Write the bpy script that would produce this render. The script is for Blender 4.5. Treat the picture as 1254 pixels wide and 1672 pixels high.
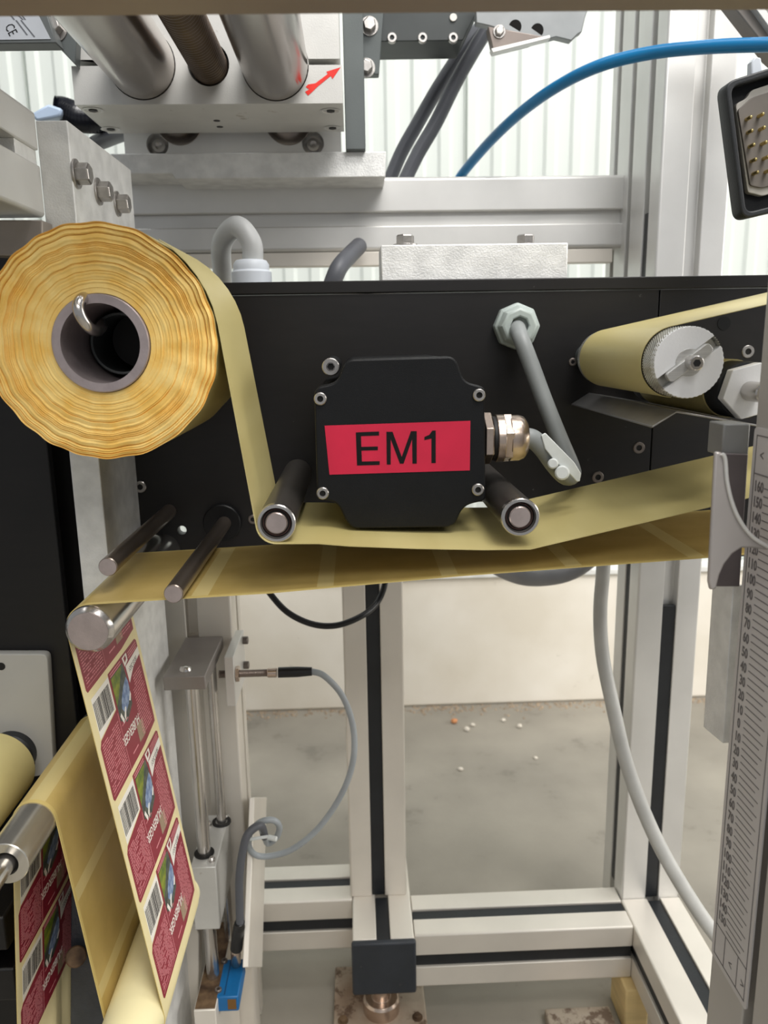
import bpy, bmesh, math, random
from mathutils import Vector, Matrix, noise
random.seed(7)
S = bpy.context.scene
COL = S.collection
for o in list(bpy.data.objects): bpy.data.objects.remove(o)
# ------------------------------------------------------------------ camera
F = 1283.0; W0, H0 = 1254, 1672; CAMZ = 0.86
def _n(v): return v.normalized()
dY = _n(Vector((577-W0/2, -(561-H0/2), -F)))
dn = _n(Vector((728-W0/2, -(6800-H0/2), -F))); dn = _n(dn - dY*dn.dot(dY))
dZ = -dn; dX = dY.cross(dZ)
R3 = Matrix((dX, dY, dZ))
CAM = Vector((0, 0, CAMZ))
cd = bpy.data.cameras.new('camera'); cam = bpy.data.objects.new('camera', cd); COL.objects.link(cam)
cam.matrix_world = Matrix.Translation(CAM) @ R3.to_4x4()
cd.sensor_fit = 'HORIZONTAL'; cd.sensor_width = 36.0; cd.lens = 36.0*F/W0
cd.clip_start = 0.02; cd.clip_end = 60
cd.dof.use_dof = True; cd.dof.focus_distance = 0.60; cd.dof.aperture_fstop = 13
S.camera = cam
# ------------------------------------------------------------------ world and lights
w = bpy.data.worlds.new('world'); S.world = w; w.use_nodes = True
bg = w.node_tree.nodes['Background']; bg.inputs[0].default_value = (0.93, 0.96, 1.0, 1); bg.inputs[1].default_value = 0.36
def area(name, loc, target, sx, sy, power, col=(1, 1, 1)):
    l = bpy.data.lights.new(name, 'AREA'); l.shape = 'RECTANGLE'; l.size = sx; l.size_y = sy; l.energy = power; l.color = col
    o = bpy.data.objects.new(name, l); COL.objects.link(o); o.location = loc
    o.rotation_euler = (Vector(target)-Vector(loc)).to_track_quat('-Z', 'Y').to_euler(); return o
area('hall_skylight', (0.8, -0.6, 3.3), (0.1, 0.7, 0.7), 1.3, 1.0, 76, (1.0, 0.97, 0.93))
area('wall_fill_light', (0.2, 0.75, 3.0), (0.2, 1.75, 0.7), 3.5, 0.5, 23, (1.0, 0.99, 0.97))  # added lamp out of view, only there to brighten the back wall
area('side_window', (3.0, 0.6, 1.3), (0.2, 1.0, 0.5), 1.6, 1.2, 42, (1.0, 0.96, 0.9))
area('front_fill_light', (0.7, -2.2, 2.9), (0.0, 0.8, 0.95), 2.2, 0.8, 42, (1.0, 0.985, 0.96))  # added fill lamp behind the camera, lifts the surfaces facing the viewer
S.view_settings.view_transform = 'Standard'; S.view_settings.look = 'None'
S.view_settings.gamma = 1; S.view_settings.use_curve_mapping = False; S.view_settings.exposure = 0.0

# ------------------------------------------------------------------ helpers
def at(px, py, Y=None, X=None, Z=None):
    d = R3 @ Vector((px-W0/2, -(py-H0/2), -F))
    t = Y/d.y if Y is not None else (X/d.x if X is not None else (Z-CAMZ)/d.z)
    return CAM + d*t
def lin(c): return tuple(((x/255)/12.92 if x/255 <= .04045 else ((x/255+.055)/1.055)**2.4) for x in c)
MATS = {}
def mat(name, rgb, rough=0.5, metal=0.0, var=0.08, scale=30, bump=0.0, bscale=400, stretch=None, rgb2=None, spec=0.5, coat=0, detail=4, lo=.35, hi=.65):
    if name in MATS: return MATS[name]
    m = bpy.data.materials.new(name); m.use_nodes = True; nt = m.node_tree; N = nt.nodes; L = nt.links
    b = N['Principled BSDF']; b.inputs['Roughness'].default_value = rough; b.inputs['Metallic'].default_value = metal
    b.inputs['Specular IOR Level'].default_value = spec; b.inputs['Coat Weight'].default_value = coat
    tc = N.new('ShaderNodeTexCoord'); mp = N.new('ShaderNodeMapping'); L.new(tc.outputs['Object'], mp.inputs[0])
    if stretch: mp.inputs['Scale'].default_value = stretch
    nz = N.new('ShaderNodeTexNoise'); nz.inputs['Scale'].default_value = scale; nz.inputs['Detail'].default_value = detail; L.new(mp.outputs[0], nz.inputs[0])
    mr = N.new('ShaderNodeMapRange'); mr.inputs[1].default_value = lo; mr.inputs[2].default_value = hi; L.new(nz.outputs[0], mr.inputs[0])
    mx = N.new('ShaderNodeMix'); mx.data_type = 'RGBA'; L.new(mr.outputs[0], mx.inputs[0])
    c = lin(rgb); c2 = lin(rgb2) if rgb2 else tuple(x*(1-var) for x in c); c1 = c if rgb2 else tuple(min(1, x*(1+var)) for x in c)
    mx.inputs[6].default_value = (*c1, 1); mx.inputs[7].default_value = (*c2, 1); L.new(mx.outputs[2], b.inputs['Base Color'])
    if bump:
        nb = N.new('ShaderNodeTexNoise'); nb.inputs['Scale'].default_value = bscale; nb.inputs['Detail'].default_value = 3; L.new(mp.outputs[0], nb.inputs[0])
        bp = N.new('ShaderNodeBump'); bp.inputs['Strength'].default_value = bump; bp.inputs['Distance'].default_value = .002
        L.new(nb.outputs[0], bp.inputs['Height']); L.new(bp.outputs[0], b.inputs['Normal'])
    MATS[name] = m; return m
def speck(m, rgb, scale, thr, amount=1.0):
    """small scattered specks of dirt or dust mixed into the base colour"""
    nt = m.node_tree; N = nt.nodes; L = nt.links; b = N['Principled BSDF']; src = b.inputs['Base Color'].links[0].from_socket
    tc = N.new('ShaderNodeTexCoord'); nz = N.new('ShaderNodeTexNoise'); nz.inputs['Scale'].default_value = scale; nz.inputs['Detail'].default_value = 6; nz.inputs['Roughness'].default_value = .7
    L.new(tc.outputs['Object'], nz.inputs[0])
    mr = N.new('ShaderNodeMapRange'); mr.inputs[1].default_value = thr; mr.inputs[2].default_value = thr+.06; mr.inputs[4].default_value = amount; L.new(nz.outputs[0], mr.inputs[0])
    mx = N.new('ShaderNodeMix'); mx.data_type = 'RGBA'; L.new(mr.outputs[0], mx.inputs[0]); L.new(src, mx.inputs[6]); mx.inputs[7].default_value = (*lin(rgb), 1)
    L.new(mx.outputs[2], b.inputs['Base Color']); return m
M_ALU = mat('anodised_aluminium', (220, 219, 216), .42, .5, .05, 12, .04, 900)
M_ALUW = mat('warm_anodised_aluminium', (226, 220, 210), .45, .35, .05, 9, .04, 900); speck(M_ALUW, (120, 100, 80), 14, .70, .5)
M_ALUC = mat('cast_aluminium', (228, 228, 226), .5, .3, .09, 60, .25, 700)
M_BRUSH = mat('brushed_aluminium', (206, 205, 202), .38, .7, .10, 40, .12, 300, (1, 8, 60))
M_MILL = mat('milled_aluminium', (204, 203, 199), .45, .45, .06, 18, .06, 800); speck(M_MILL, (130, 112, 84), 30, .64, .55)
M_STEEL = mat('polished_steel', (196, 192, 188), .22, .95, .08, 20, .03, 200, (1, .15, 1))
M_STEELD = mat('turned_steel_end', (196, 182, 178), .36, .9, .08, 90, .08, 900)
M_ROD = mat('dull_ground_rod', (164, 156, 150), .2, 1.0, .12, 16, .03, 300, (1, .2, 1))
M_DARK = mat('dark_grey_plate', (92, 97, 97), .5, .4, .06, 20, .05, 600)
M_BLACK = mat('black_anodised_panel', (19, 17, 17), .40, .0, .14, 25, .12, 900, (1, 1, 6), spec=.4); speck(M_BLACK, (120, 120, 118), 95, .69, .45)
M_BLACKM = mat('black_matt_cover', (12, 13, 15), .45, .0, .12, 60, .1, 1500, spec=.3); speck(M_BLACKM, (70, 70, 72), 60, .76, .35)
M_RUB = mat('black_rubber_strip', (26, 29, 33), .5, 0, .15, 40, .1, 500)
M_CAP = mat('dusty_black_cap', (42, 47, 54), .45, 0, .12, 40, .08, 500); speck(M_CAP, (112, 106, 96), 40, .68, .5)
M_SCREW = mat('zinc_screw', (178, 174, 170), .32, .9, .1, 200, .05, 800)
M_HOLE = mat('dark_socket', (16, 14, 13), .6, 0, .1, 50)
M_PAPERE = mat('yellow_paper_edge', (238, 192, 96), .75, 0, .07, 60, .12, 500, rgb2=(248, 216, 136))
M_LINER = mat('pale_liner_paper', (200, 187, 130), .38, 0, .05, 25, .03, 300, (1, .12, 1), rgb2=(188, 174, 116))
M_LINERF = mat('label_side_liner', (236, 222, 172), .45, 0, .04, 25, .02, 300)
M_RED = mat('burgundy_print', (140, 34, 52), .38, 0, .06, 40)
M_PINK = mat('pink_print', (214, 140, 146), .45, 0, .10, 300)
M_WHITE = mat('white_print', (238, 234, 226), .45, 0, .03, 50)
M_INK = mat('black_print', (20, 19, 20), .5, 0, .1, 50, spec=.2)
M_GREEN = mat('green_print', (138, 146, 40), .45, 0, .2, 150, rgb2=(84, 108, 36))
M_BLUEP = mat('blue_print', (92, 116, 160), .45, 0, .2, 200, rgb2=(150, 168, 196))
M_DKP = mat('dark_scene_print', (50, 60, 56), .45, 0, .2, 200, rgb2=(92, 96, 84))
M_GOLD = mat('gold_print', (158, 136, 112), .45, 0, .12, 300)
M_SIGN = mat('red_sticker', (198, 32, 64), .35, 0, .06, 30, .03, 200)
M_ARROW = mat('red_arrow', (232, 40, 24), .4, 0, .05, 60)
M_GREYC = mat('grey_cable', (150, 152, 152), .45, 0, .06, 20)
M_GREYL = mat('light_grey_plastic', (206, 212, 220), .42, 0, .05, 30)
M_PLASTG = mat('grey_green_plastic', (172, 182, 178), .4, 0, .05, 30)
M_CABD = mat('dark_grey_cable', (84, 86, 92), .5, 0, .06, 20)
M_CABB = mat('black_cable', (18, 18, 20), .4, 0, .1, 20)
M_BLUET = mat('blue_tube', (10, 116, 172), .3, 0, .06, 20)
M_BLUES = mat('blue_sensor', (16, 104, 164), .42, 0, .08, 30, .05, 600)
M_BRASS = mat('brass_pin', (206, 186, 130), .25, .9, .05, 50)
M_NICKEL = mat('nickel_gland', (196, 178, 164), .26, .95, .08, 60, .05, 300)
M_TAG = mat('translucent_tag', (214, 218, 216), .4, 0, .05, 80)
M_WALL = mat('white_sandwich_panel', (211, 217, 212), .5, 0, .02, 3)
M_KERB = mat('painted_concrete_kerb', (242, 236, 224), .8, 0, .06, 4, .15, 60, rgb2=(226, 218, 202)); speck(M_KERB, (150, 138, 120), 9, .66, .5)
M_FLOOR = mat('grey_concrete_floor', (164, 158, 146), .75, 0, .1, 3.0, .12, 90, rgb2=(134, 129, 119), detail=8); speck(M_FLOOR, (100, 96, 88), 6, .58, .3)
M_WOOD = mat('pine_block', (222, 196, 140), .7, 0, .08, 20, .05, 300, (1, 1, 8))
M_FOOT = mat('stained_foot_plate', (186, 174, 158), .55, .3, .1, 14, .2, 200, rgb2=(150, 128, 108)); speck(M_FOOT, (84, 58, 40), 26, .53, .75)
M_RUST = mat('dirty_metal', (120, 96, 70), .7, .2, .2, 60, .4, 200, rgb2=(60, 42, 28))
M_FRAMEN = mat('taupe_painted_bar', (142, 128, 114), .5, 0, .04, 10)
M_GRPLATE = mat('light_grey_panel', (190, 188, 182), .5, .1, .04, 12)
M_RULERB = mat('grey_scale_face', (204, 200, 198), .5, 0, .03, 20)
M_RULERI = mat('scale_print', (112, 108, 108), .6, 0, .04, 20)
M_POST = mat('ruler_post_alu', (190, 186, 180), .5, .2, .05, 10)
M_BRK = mat('pointer_bracket_alu', (176, 170, 166), .4, .4, .05, 20)

def obj(name, bm, m, parent=None, bev=0, smooth=True):
    me = bpy.data.meshes.new(name)
    if isinstance(bm, bmesh.types.BMesh):
        bmesh.ops.recalc_face_normals(bm, faces=bm.faces); bm.to_mesh(me); bm.free()
    else: me = bm; me.name = name
    if not isinstance(m, (list, tuple)): m = [m]
    while len(me.materials) > len(m): me.materials.pop()
    for q, x in enumerate(m):
        if q < len(me.materials): me.materials[q] = x
        else: me.materials.append(x)
    o = bpy.data.objects.new(name, me); COL.objects.link(o)
    if parent is not None:
        o.parent = parent; o.matrix_parent_inverse = parent.matrix_world.inverted() if parent.type != 'EMPTY' else Matrix.Translation(-Vector(parent.location))
    if bev:
        b = o.modifiers.new('bevel', 'BEVEL'); b.width = bev; b.segments = 2; b.limit_method = 'ANGLE'; b.angle_limit = math.radians(40)
    if smooth:
        me.polygons.foreach_set('use_smooth', [True]*len(me.polygons))
        try: me.set_sharp_from_angle(angle=math.radians(35))
        except Exception: pass
    return o
def tag(o, label, cat, group=None):
    o['label'] = label; o['category'] = cat
    if group: o['group'] = group
    return o
def thing(name, label, cat, loc, group=None):
    o = bpy.data.objects.new(name, None); COL.objects.link(o); o.location = loc; o.empty_display_size = .01
    return tag(o, label, cat, group)
def struct(o): o['kind'] = 'structure'; return o
def BM(): return bmesh.new()
def box(bm, a, b):
    x0, x1 = sorted((a[0], b[0])); y0, y1 = sorted((a[1], b[1])); z0, z1 = sorted((a[2], b[2]))
    v = [bm.verts.new(p) for p in ((x0,y0,z0),(x1,y0,z0),(x1,y1,z0),(x0,y1,z0),(x0,y0,z1),(x1,y0,z1),(x1,y1,z1),(x0,y1,z1))]
    for f in ((0,1,2,3),(4,5,6,7),(0,1,5,4),(1,2,6,5),(2,3,7,6),(3,0,4,7)): bm.faces.new([v[i] for i in f])
    return bm
def frame(d):
    d = Vector(d).normalized(); u = Vector((0, 0, 1)) if abs(d.z) < .9 else Vector((1, 0, 0))
    a = d.cross(u).normalized(); return a, a.cross(d).normalized()
def lathe(bm, p0, d, prof, n=32, phase=0):
    """prof: list of (distance along d, radius)"""
    p0 = Vector(p0); d = Vector(d).normalized(); a, b = frame(d); rings = []
    for t, r in prof:
        if r <= 1e-7: rings.append([bm.verts.new(p0+d*t)])
        else: rings.append([bm.verts.new(p0+d*t+(a*math.cos(2*math.pi*i/n+phase)+b*math.sin(2*math.pi*i/n+phase))*r) for i in range(n)])
    for q, s in zip(rings, rings[1:]):
        if len(q) == 1 and len(s) == 1: continue
        for i in range(n):
            j = (i+1) % n
            if len(q) == 1: bm.faces.new((q[0], s[i], s[j]))
            elif len(s) == 1: bm.faces.new((q[i], q[j], s[0]))
            else: bm.faces.new((q[i], q[j], s[j], s[i]))
    return bm
def cyl(bm, p0, p1, r, n=32, ch=0.0, phase=0):
    p0 = Vector(p0); p1 = Vector(p1); L = (p1-p0).length
    pr = [(0, 0), (0, r-ch), (ch, r), (L-ch, r), (L, r-ch), (L, 0)] if ch else [(0, 0), (0, r), (L, r), (L, 0)]
    return lathe(bm, p0, p1-p0, pr, n, phase)
def pipe(bm, p0, p1, r, ri, n=40):
    p0 = Vector(p0); p1 = Vector(p1); L = (p1-p0).length
    return lathe(bm, p0, p1-p0, [(0, ri), (0, r-.0006), (.0006, r), (L, r), (L, ri), (0, ri)], n)
def spline(pts, k=8):
    P = [Vector(p) for p in pts]; out = []
    for i in range(len(P)-1):
        p0 = P[max(i-1, 0)]; p1 = P[i]; p2 = P[i+1]; p3 = P[min(i+2, len(P)-1)]
        for j in range(k):
            t = j/k; out.append(.5*((2*p1)+(p2-p0)*t+(2*p0-5*p1+4*p2-p3)*t*t+(3*p1-p0-3*p2+p3)*t**3))
    out.append(P[-1]); return out
def tube(bm, pts, r, n=14, smooth=8, flat=None, ripple=0):
    pts = spline(pts, smooth) if smooth else [Vector(p) for p in pts]
    rings = []; up = None
    for i, p in enumerate(pts):
        t = (pts[min(i+1, len(pts)-1)]-pts[max(i-1, 0)]).normalized()
        if up is None: a, b = frame(t)
        else: b = (up-t*up.dot(t)).normalized(); a = t.cross(b).normalized()
        up = b; rr = r[i] if isinstance(r, list) else r
        if ripple: rr = rr*(1+ripple*(i % 2))
        rings.append([bm.verts.new(p+a*math.cos(2*math.pi*k/n)*rr+b*math.sin(2*math.pi*k/n)*rr*(flat or 1)) for k in range(n)])
    for q, s in zip(rings, rings[1:]):
        for i in range(n): bm.faces.new((q[i], q[(i+1) % n], s[(i+1) % n], s[i]))
    bm.faces.new(rings[0]); bm.faces.new(rings[-1]); return bm
def prism(bm, pts, d):
    """polygon of 3-D points extruded by vector d"""
    d = Vector(d); a = [bm.verts.new(Vector(p)) for p in pts]; b = [bm.verts.new(Vector(p)+d) for p in pts]
    bm.faces.new(a); bm.faces.new(b)
    for i in range(len(a)): j = (i+1) % len(a); bm.faces.new((a[i], a[j], b[j], b[i]))
    return bm
def px_poly(pts, Y): return [at(x, y, Y) for x, y in pts]
def fillet(pts, r, n=5):
    """rounds the corners of a 2-D polygon"""
    out = []; N = len(pts)
    for i in range(N):
        rr = r[i] if isinstance(r, (list, tuple)) else r
        p = Vector(pts[i]).to_2d(); a = Vector(pts[i-1]).to_2d()-p; b = Vector(pts[(i+1) % N]).to_2d()-p
        la, lb = a.length, b.length
        if rr <= 0: out.append(p); continue
        k = min(rr, la*.45, lb*.45); q0 = p+a/la*k; q1 = p+b/lb*k
        for j in range(n+1):
            t = j/n; out.append((1-t)**2*q0+2*t*(1-t)*p+t*t*q1)
    return out
def to_mesh(cu, name):
    t = bpy.data.objects.new('tmp', cu); COL.objects.link(t); dg = bpy.context.evaluated_depsgraph_get()
    me = bpy.data.meshes.new_from_object(t.evaluated_get(dg)); bpy.data.objects.remove(t); bpy.data.curves.remove(cu); me.name = name; return me
def plate(outlines, th, bev=0.0, name='plate'):
    """filled 2-D outlines (first is the rim, others are holes) standing in the XZ plane; front at y=0, back at y=th"""
    cu = bpy.data.curves.new(name, 'CURVE'); cu.dimensions = '2D'; cu.fill_mode = 'BOTH'; cu.extrude = th/2-bev; cu.bevel_depth = bev; cu.bevel_resolution = 1
    if bev: cu.offset = -bev
    for pts in outlines:
        s = cu.splines.new('POLY'); s.points.add(len(pts)-1); s.use_cyclic_u = True
        for p, q in zip(s.points, pts): p.co = (q[0], q[1], 0, 1)
    me = to_mesh(cu, name); me.transform(Matrix.Translation((0, th/2, 0)) @ Matrix.Rotation(math.pi/2, 4, 'X')); return me
def circ(cx, cz, r, n=20): return [(cx+r*math.cos(2*math.pi*i/n), cz+r*math.sin(2*math.pi*i/n)) for i in range(n)]
def text_mesh(body, size, sx=1.0, depth=0.0001, align='LEFT', bold=0):
    cu = bpy.data.curves.new('t', 'FONT'); cu.body = body; cu.size = size; cu.align_x = align; cu.resolution_u = 2; cu.extrude = depth; cu.offset = bold
    me = to_mesh(cu, 'lettering'); me.transform(Matrix.Diagonal((sx, 1, 1, 1))); return me
def basis(o, x, y):
    x = Vector(x).normalized(); y = Vector(y); y = (y-x*y.dot(x)).normalized(); z = x.cross(y)
    return Matrix(((x.x, y.x, z.x, o[0]), (x.y, y.y, z.y, o[1]), (x.z, y.z, z.z, o[2]), (0, 0, 0, 1)))
def section(w, h, slots, gw, gd, ch=.0015):
    """profile cross-section centred on 0; slots = {'t','b','l','r': [offsets]}"""
    pts = []
    def side(a, b, n, offs):
        a = Vector(a); b = Vector(b); L = (b-a).length; u = (b-a)/L; mid = (a+b)/2; n = Vector(n)
        pts.append(a+u*ch)
        for q in sorted(offs):
            c = mid+u*q; pts.extend((c-u*gw/2, c-u*gw/2+n*gd, c+u*gw/2+n*gd, c+u*gw/2))
        pts.append(b-u*ch)
    side((-w/2, -h/2), (w/2, -h/2), (0, 1), slots.get('b', [])); side((w/2, -h/2), (w/2, h/2), (-1, 0), slots.get('r', []))
    side((w/2, h/2), (-w/2, h/2), (0, -1), slots.get('t', [])); side((-w/2, h/2), (-w/2, -h/2), (1, 0), slots.get('l', []))
    return pts
def beam(bm, axis, lo, hi, c, sec):
    """extrude a section along x, y or z; c = centre in the two other axes"""
    if axis == 'z': P = [(c[0]+p.x, c[1]+p.y, lo) for p in sec]; d = (0, 0, hi-lo)
    elif axis == 'x': P = [(lo, c[0]+p.x, c[1]+p.y) for p in sec]; d = (hi-lo, 0, 0)
    else: P = [(c[0]+p.x, lo, c[1]+p.y) for p in sec]; d = (0, hi-lo, 0)
    return prism(bm, P, d)
def socket_screw(name, p, d, r, parent, h=.004, m=None):
    """cap screw whose head faces along d, seated at p"""
    d = Vector(d).normalized(); p = Vector(p); bm = BM()
    lathe(bm, p-d*.003, d, [(0, 0), (0, r), (h+.003-.0006, r), (h+.003, r-.0006), (h+.003, r*.5), (h+.003-r*.6, r*.45), (h+.003-r*.6, 0)], 20)
    s = obj(name, bm, m or M_SCREW, parent); bm = BM(); cyl(bm, p+d*(h-r*.55), p+d*(h-r*.5), r*.42, 6); obj('socket', bm, M_HOLE, s); return s
def hex_bolt(name, p, d, r, parent, h=.007, m=None):
    d = Vector(d).normalized(); p = Vector(p); bm = BM()
    lathe(bm, p-d*.0005, d, [(0, 0), (0, r*1.35), (.002, r*1.35), (.002, 0)], 24)
    s = obj(name, bm, m or M_SCREW, parent, .0003); bm = BM()
    lathe(bm, p+d*.0014, d, [(0, 0), (0, r), (h-.0012, r), (h, r*.86), (h, 0)], 6, .3); obj('hex_head', bm, m or M_SCREW, s, .0004, False); return s

# ------------------------------------------------------------------ setting: floor, kerb, wall
YW = 1.753
bm = BM(); box(bm, (-2.6, -1.5, -.05), (2.9, YW+.3, 0)); struct(obj('floor', bm, M_FLOOR))
kz = .317
bm = BM(); prism(bm, [(-2.6, YW, 0), (-2.6, YW+.02, kz), (-2.6, YW+.2, kz), (-2.6, YW+.2, 0)], (5.5, 0, 0)); struct(obj('baseboard_back', bm, M_KERB, bev=.006))
wb = BM(); box(wb, (-2.6, YW+.075, kz), (2.9, YW+.2, 2.3)); wall = struct(obj('wall_back', wb, M_WALL))
pitch = .0575; n = 0; x = at(767, 200, YW).x - 4*16*pitch
while x < 2.8:
    bm = BM(); pr = [(x+.0015, YW+.08)]
    for k in range(16):
        a = x+k*pitch
        pr += [(a+.004, YW+.062), (a+.022, YW+.062), (a+.030, YW+.0668), (a+.0545, YW+.0668)]
    pr += [(x+16*pitch-.003, YW+.062), (x+16*pitch-.0015, YW+.08)]
    prism(bm, [(p, q, kz+.004) for p, q in pr], (0, 0, 2.3-kz)); obj('wall_panel', bm, M_WALL, wall, smooth=False)
    x += 16*pitch
bm = BM(); box(bm, (-2.6, YW+.01, kz), (2.9, YW+.062, kz+.012)); struct(obj('trim_1', bm, mat('white_base_rail', (232, 232, 228), .5), None, .001))
# debris on the floor
def pebble(px, py, r, m, label, seed):
    p = at(px, py, Z=r*.5); bm = BM(); bmesh.ops.create_icosphere(bm, subdivisions=2, radius=r)
    for v in bm.verts: v.co *= 1+.35*noise.noise(v.co/r*.9+Vector((seed, 0, 0))); v.co.z *= .7
    zmin = min(v.co.z for v in bm.verts)
    for v in bm.verts: v.co.z -= zmin
    o = obj('pebble', bm, m); o.location = (p.x, p.y, 0); tag(o, label, 'pebble')
M_ORG = mat('orange_stone', (204, 140, 92), .7, 0, .1, 60); M_CRUMB = mat('pale_crumb', (220, 212, 198), .8, 0, .1, 60)
pebble(742, 1178, .008, M_ORG, 'orange stone lying on the concrete floor near the kerb', 1)
pebble(762, 1191, .0065, M_CRUMB, 'pale crumb on the floor just right of and below the orange stone', 2)
pebble(772, 1184, .005, M_CRUMB, 'smaller pale crumb beside the one by the orange stone', 3)
pebble(822, 1176, .005, M_CRUMB, 'pale crumb on the floor close to the kerb, upper of the right pair', 4)
pebble(848, 1186, .006, M_CRUMB, 'pale crumb on the floor, lower one of the right pair', 5)
pebble(875, 1238, .004, M_CRUMB, 'tiny pale crumb in the middle of the open floor', 6)
pebble(752, 1256, .005, M_CRUMB, 'pale crumb on the floor, well in front of the orange stone', 8)

bm = BM(); rd = random.Random(3)
for i in range(900):
    q = Vector((rd.uniform(-.5, 1.1), YW-abs(rd.gauss(0, .022))-.001, 0)); z = rd.uniform(.001, .004)
    m_ = bmesh.ops.create_cone(bm, segments=5, radius1=z, radius2=z*.4, depth=z, cap_ends=True)
    for v in m_['verts']: v.co = v.co*Vector((1, 1, .8)).length*.8+q if False else Vector((v.co.x*rd.uniform(.7, 1.4), v.co.y*rd.uniform(.7, 1.2), v.co.z+z/2))+q
o = obj('dirt_crumbs', bm, mat('brown_dirt', (168, 150, 128), .9, 0, .2, 60)); o['kind'] = 'stuff'; tag(o, 'line of brown dirt crumbs along the foot of the concrete kerb', 'dirt')
# ------------------------------------------------------------------ aluminium frame
zt, zb = .137, .0615; gw = .0175
def strip_part(parent, a, b): bm = BM(); box(bm, a, b); return obj('cover_strip', bm, M_RUB, parent, .0008)
# centre post
t = thing('aluminium_post', 'pale aluminium post with black slot strip in the middle, behind the motor box', 'post', (.016, .957, zt))
bm = BM(); beam(bm, 'z', zt, .905, (.0158, .957), section(.075, .074, {'b': [0], 't': [0], 'l': [0], 'r': [0]}, gw, .012)); obj('profile', bm, M_ALUW, t, .001)
strip_part(t, (.0158-gw/2+.0005, .9225, zt), (.0158+gw/2-.0005, .93, .904))
# stub beam carrying the post
t = thing('floor_beam', 'short stub beam under the centre post, closed by a black cap', 'beam', (.019, .92, zb))
bm = BM(); beam(bm, 'y', .842, 1.0, (.0195, (zt+zb)/2), section(.077, zt-zb, {'t': [0], 'l': [], 'r': [], 'b': [0]}, gw, .012)); obj('profile', bm, M_ALUW, t, .001)
strip_part(t, (.0195-gw/2+.0005, .842, zt-.008), (.0195+gw/2-.0005, .9195, zt-.002))
bm = BM(); box(bm, (-.0205, .834, zb+.001), (.0595, .8425, zt+.0005)); obj('end_cap', bm, M_CAP, t, .003)
# cross beams
def cross(label, x0, x1, y0, dz=0):
    t = thing('floor_beam', label, 'beam', ((x0+x1)/2, y0+.0375, zb), 'floor cross beams of the frame')
    c = (y0+.0375, (zt+zb)/2+dz)
    bm = BM(); beam(bm, 'x', x0, x1, c, section(.075, zt-zb, {'t': [0], 'l': [0], 'r': [0], 'b': [0]}, gw, .012)); obj('profile', bm, M_ALUW, t, .001)
    strip_part(t, (x0, y0+.0375-gw/2+.0005, zt+dz-.008), (x1, y0+.0375+gw/2-.0005, zt+dz-.0025))
    strip_part(t, (x0, y0+.003, c[1]-gw/2+.0005), (x1, y0+.009, c[1]+gw/2-.0005))
cross('low cross beam with black slots to the right of the black capped stub', .0585, xb0-.0005 if False else .3345, .845)
cross('low cross beam with black slots to the left of the centre post', -.30, -.0195, .915)
# right corner post
xr0, xr1, yr = .336, .4125, .895; xm = (xr0+xr1)/2
t = thing('aluminium_post', 'tall aluminium corner post at right with slots on two faces', 'post', (xm, yr+.0385, zt))
bm = BM(); beam(bm, 'z', zb, 1.45, (xm, yr+.0385), section(xr1-xr0, .077, {'b': [.002], 'l': [0], 'r': [0], 't': [0]}, gw*.95, .013)); obj('profile', bm, M_ALU, t, .001)
gz = at(1090, 990, yr).z
strip_part(t, (xm+.002-gw/2+.001, yr+.002, zt), (xm+.002+gw/2-.001, yr+.008, gz))
strip_part(t, (xr0+.002, yr+.0385-gw/2+.001, zt), (xr0+.008, yr+.0385+gw/2-.001, 1.0))
t = thing('aluminium_post', 'wide twin-slot aluminium post standing behind the right corner post', 'post', (xm, 1.02, 0))
bm = BM(); beam(bm, 'z', 0.72, 1.45, (xm+.002, yr+.077+.055), section(xr1-xr0, .11, {'b': [], 'l': [-.028, .028], 'r': [0], 't': [0]}, gw*.8, .013)); obj('profile', bm, M_ALU, t, .001)
# corner beam coming forward
t = thing('floor_beam', 'floor beam running forward from the right corner post', 'beam', (xm, .7, zb))
xb0 = xr0-.001; xb1 = xr1+.001; xc = (xb0+xb1)/2
bm = BM(); beam(bm, 'y', .45, yr-.0003, (xc, (zt+zb)/2), section(xb1-xb0, zt-zb, {'t': [-.004], 'l': [0], 'r': [0], 'b': [0]}, gw, .012)); obj('profile', bm, M_ALUW, t, .0015)
strip_part(t, (xc+.004-gw/2+.0005, .45, zt-.008), (xc+.004+gw/2-.0005, .893, zt-.0025))
strip_part(t, (xb0+.003, .45, (zt+zb)/2-gw/2+.0005), (xb0+.009, .885, (zt+zb)/2+gw/2-.0005))
# feet
def foot(x, y, label, sx=.0595, sy=.058, stud=True):
    t = thing('levelling_foot', label, 'machine foot', (x, y, 0), 'levelling feet')
    bm = BM(); box(bm, (x-sx, y-sy, 0), (x+sx, y+sy, .016)); obj('foot_plate', bm, M_FOOT, t, .002)
    bm = BM(); lathe(bm, (x+.002, y-.016, .0155), (0, 0, 1), [(0, 0), (0, .0235), (.017, .0235), (.0205, .021), (.0205, .012), (.0465, .012), (.0465, 0)], 28)
    if stud: obj('stud', bm, M_NICKEL, t, .0005)
    else: bm.free()
    for a in (-1, 1): hex_bolt('bolt', (x+a*(sx-.012), y-sy+.026, .016), (0, 0, 1), .005, t, .004, M_RUST)
foot(.0135, .877, 'stained square foot plate with shiny stud under the black cap')
p = at(980, 1660, Z=.0)
foot(.268, .80, 'stained foot plate on the floor beside the pine block', .042, .05, False)
bm = BM(); a = at(1024, 1668, Y=.84)
box(bm, (.322, .825, 0), (.352, .88, zb)); tag(obj('wooden_block', bm, M_WOOD, None, .002), 'pale pine block wedged under the right corner of the frame', 'block')
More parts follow.
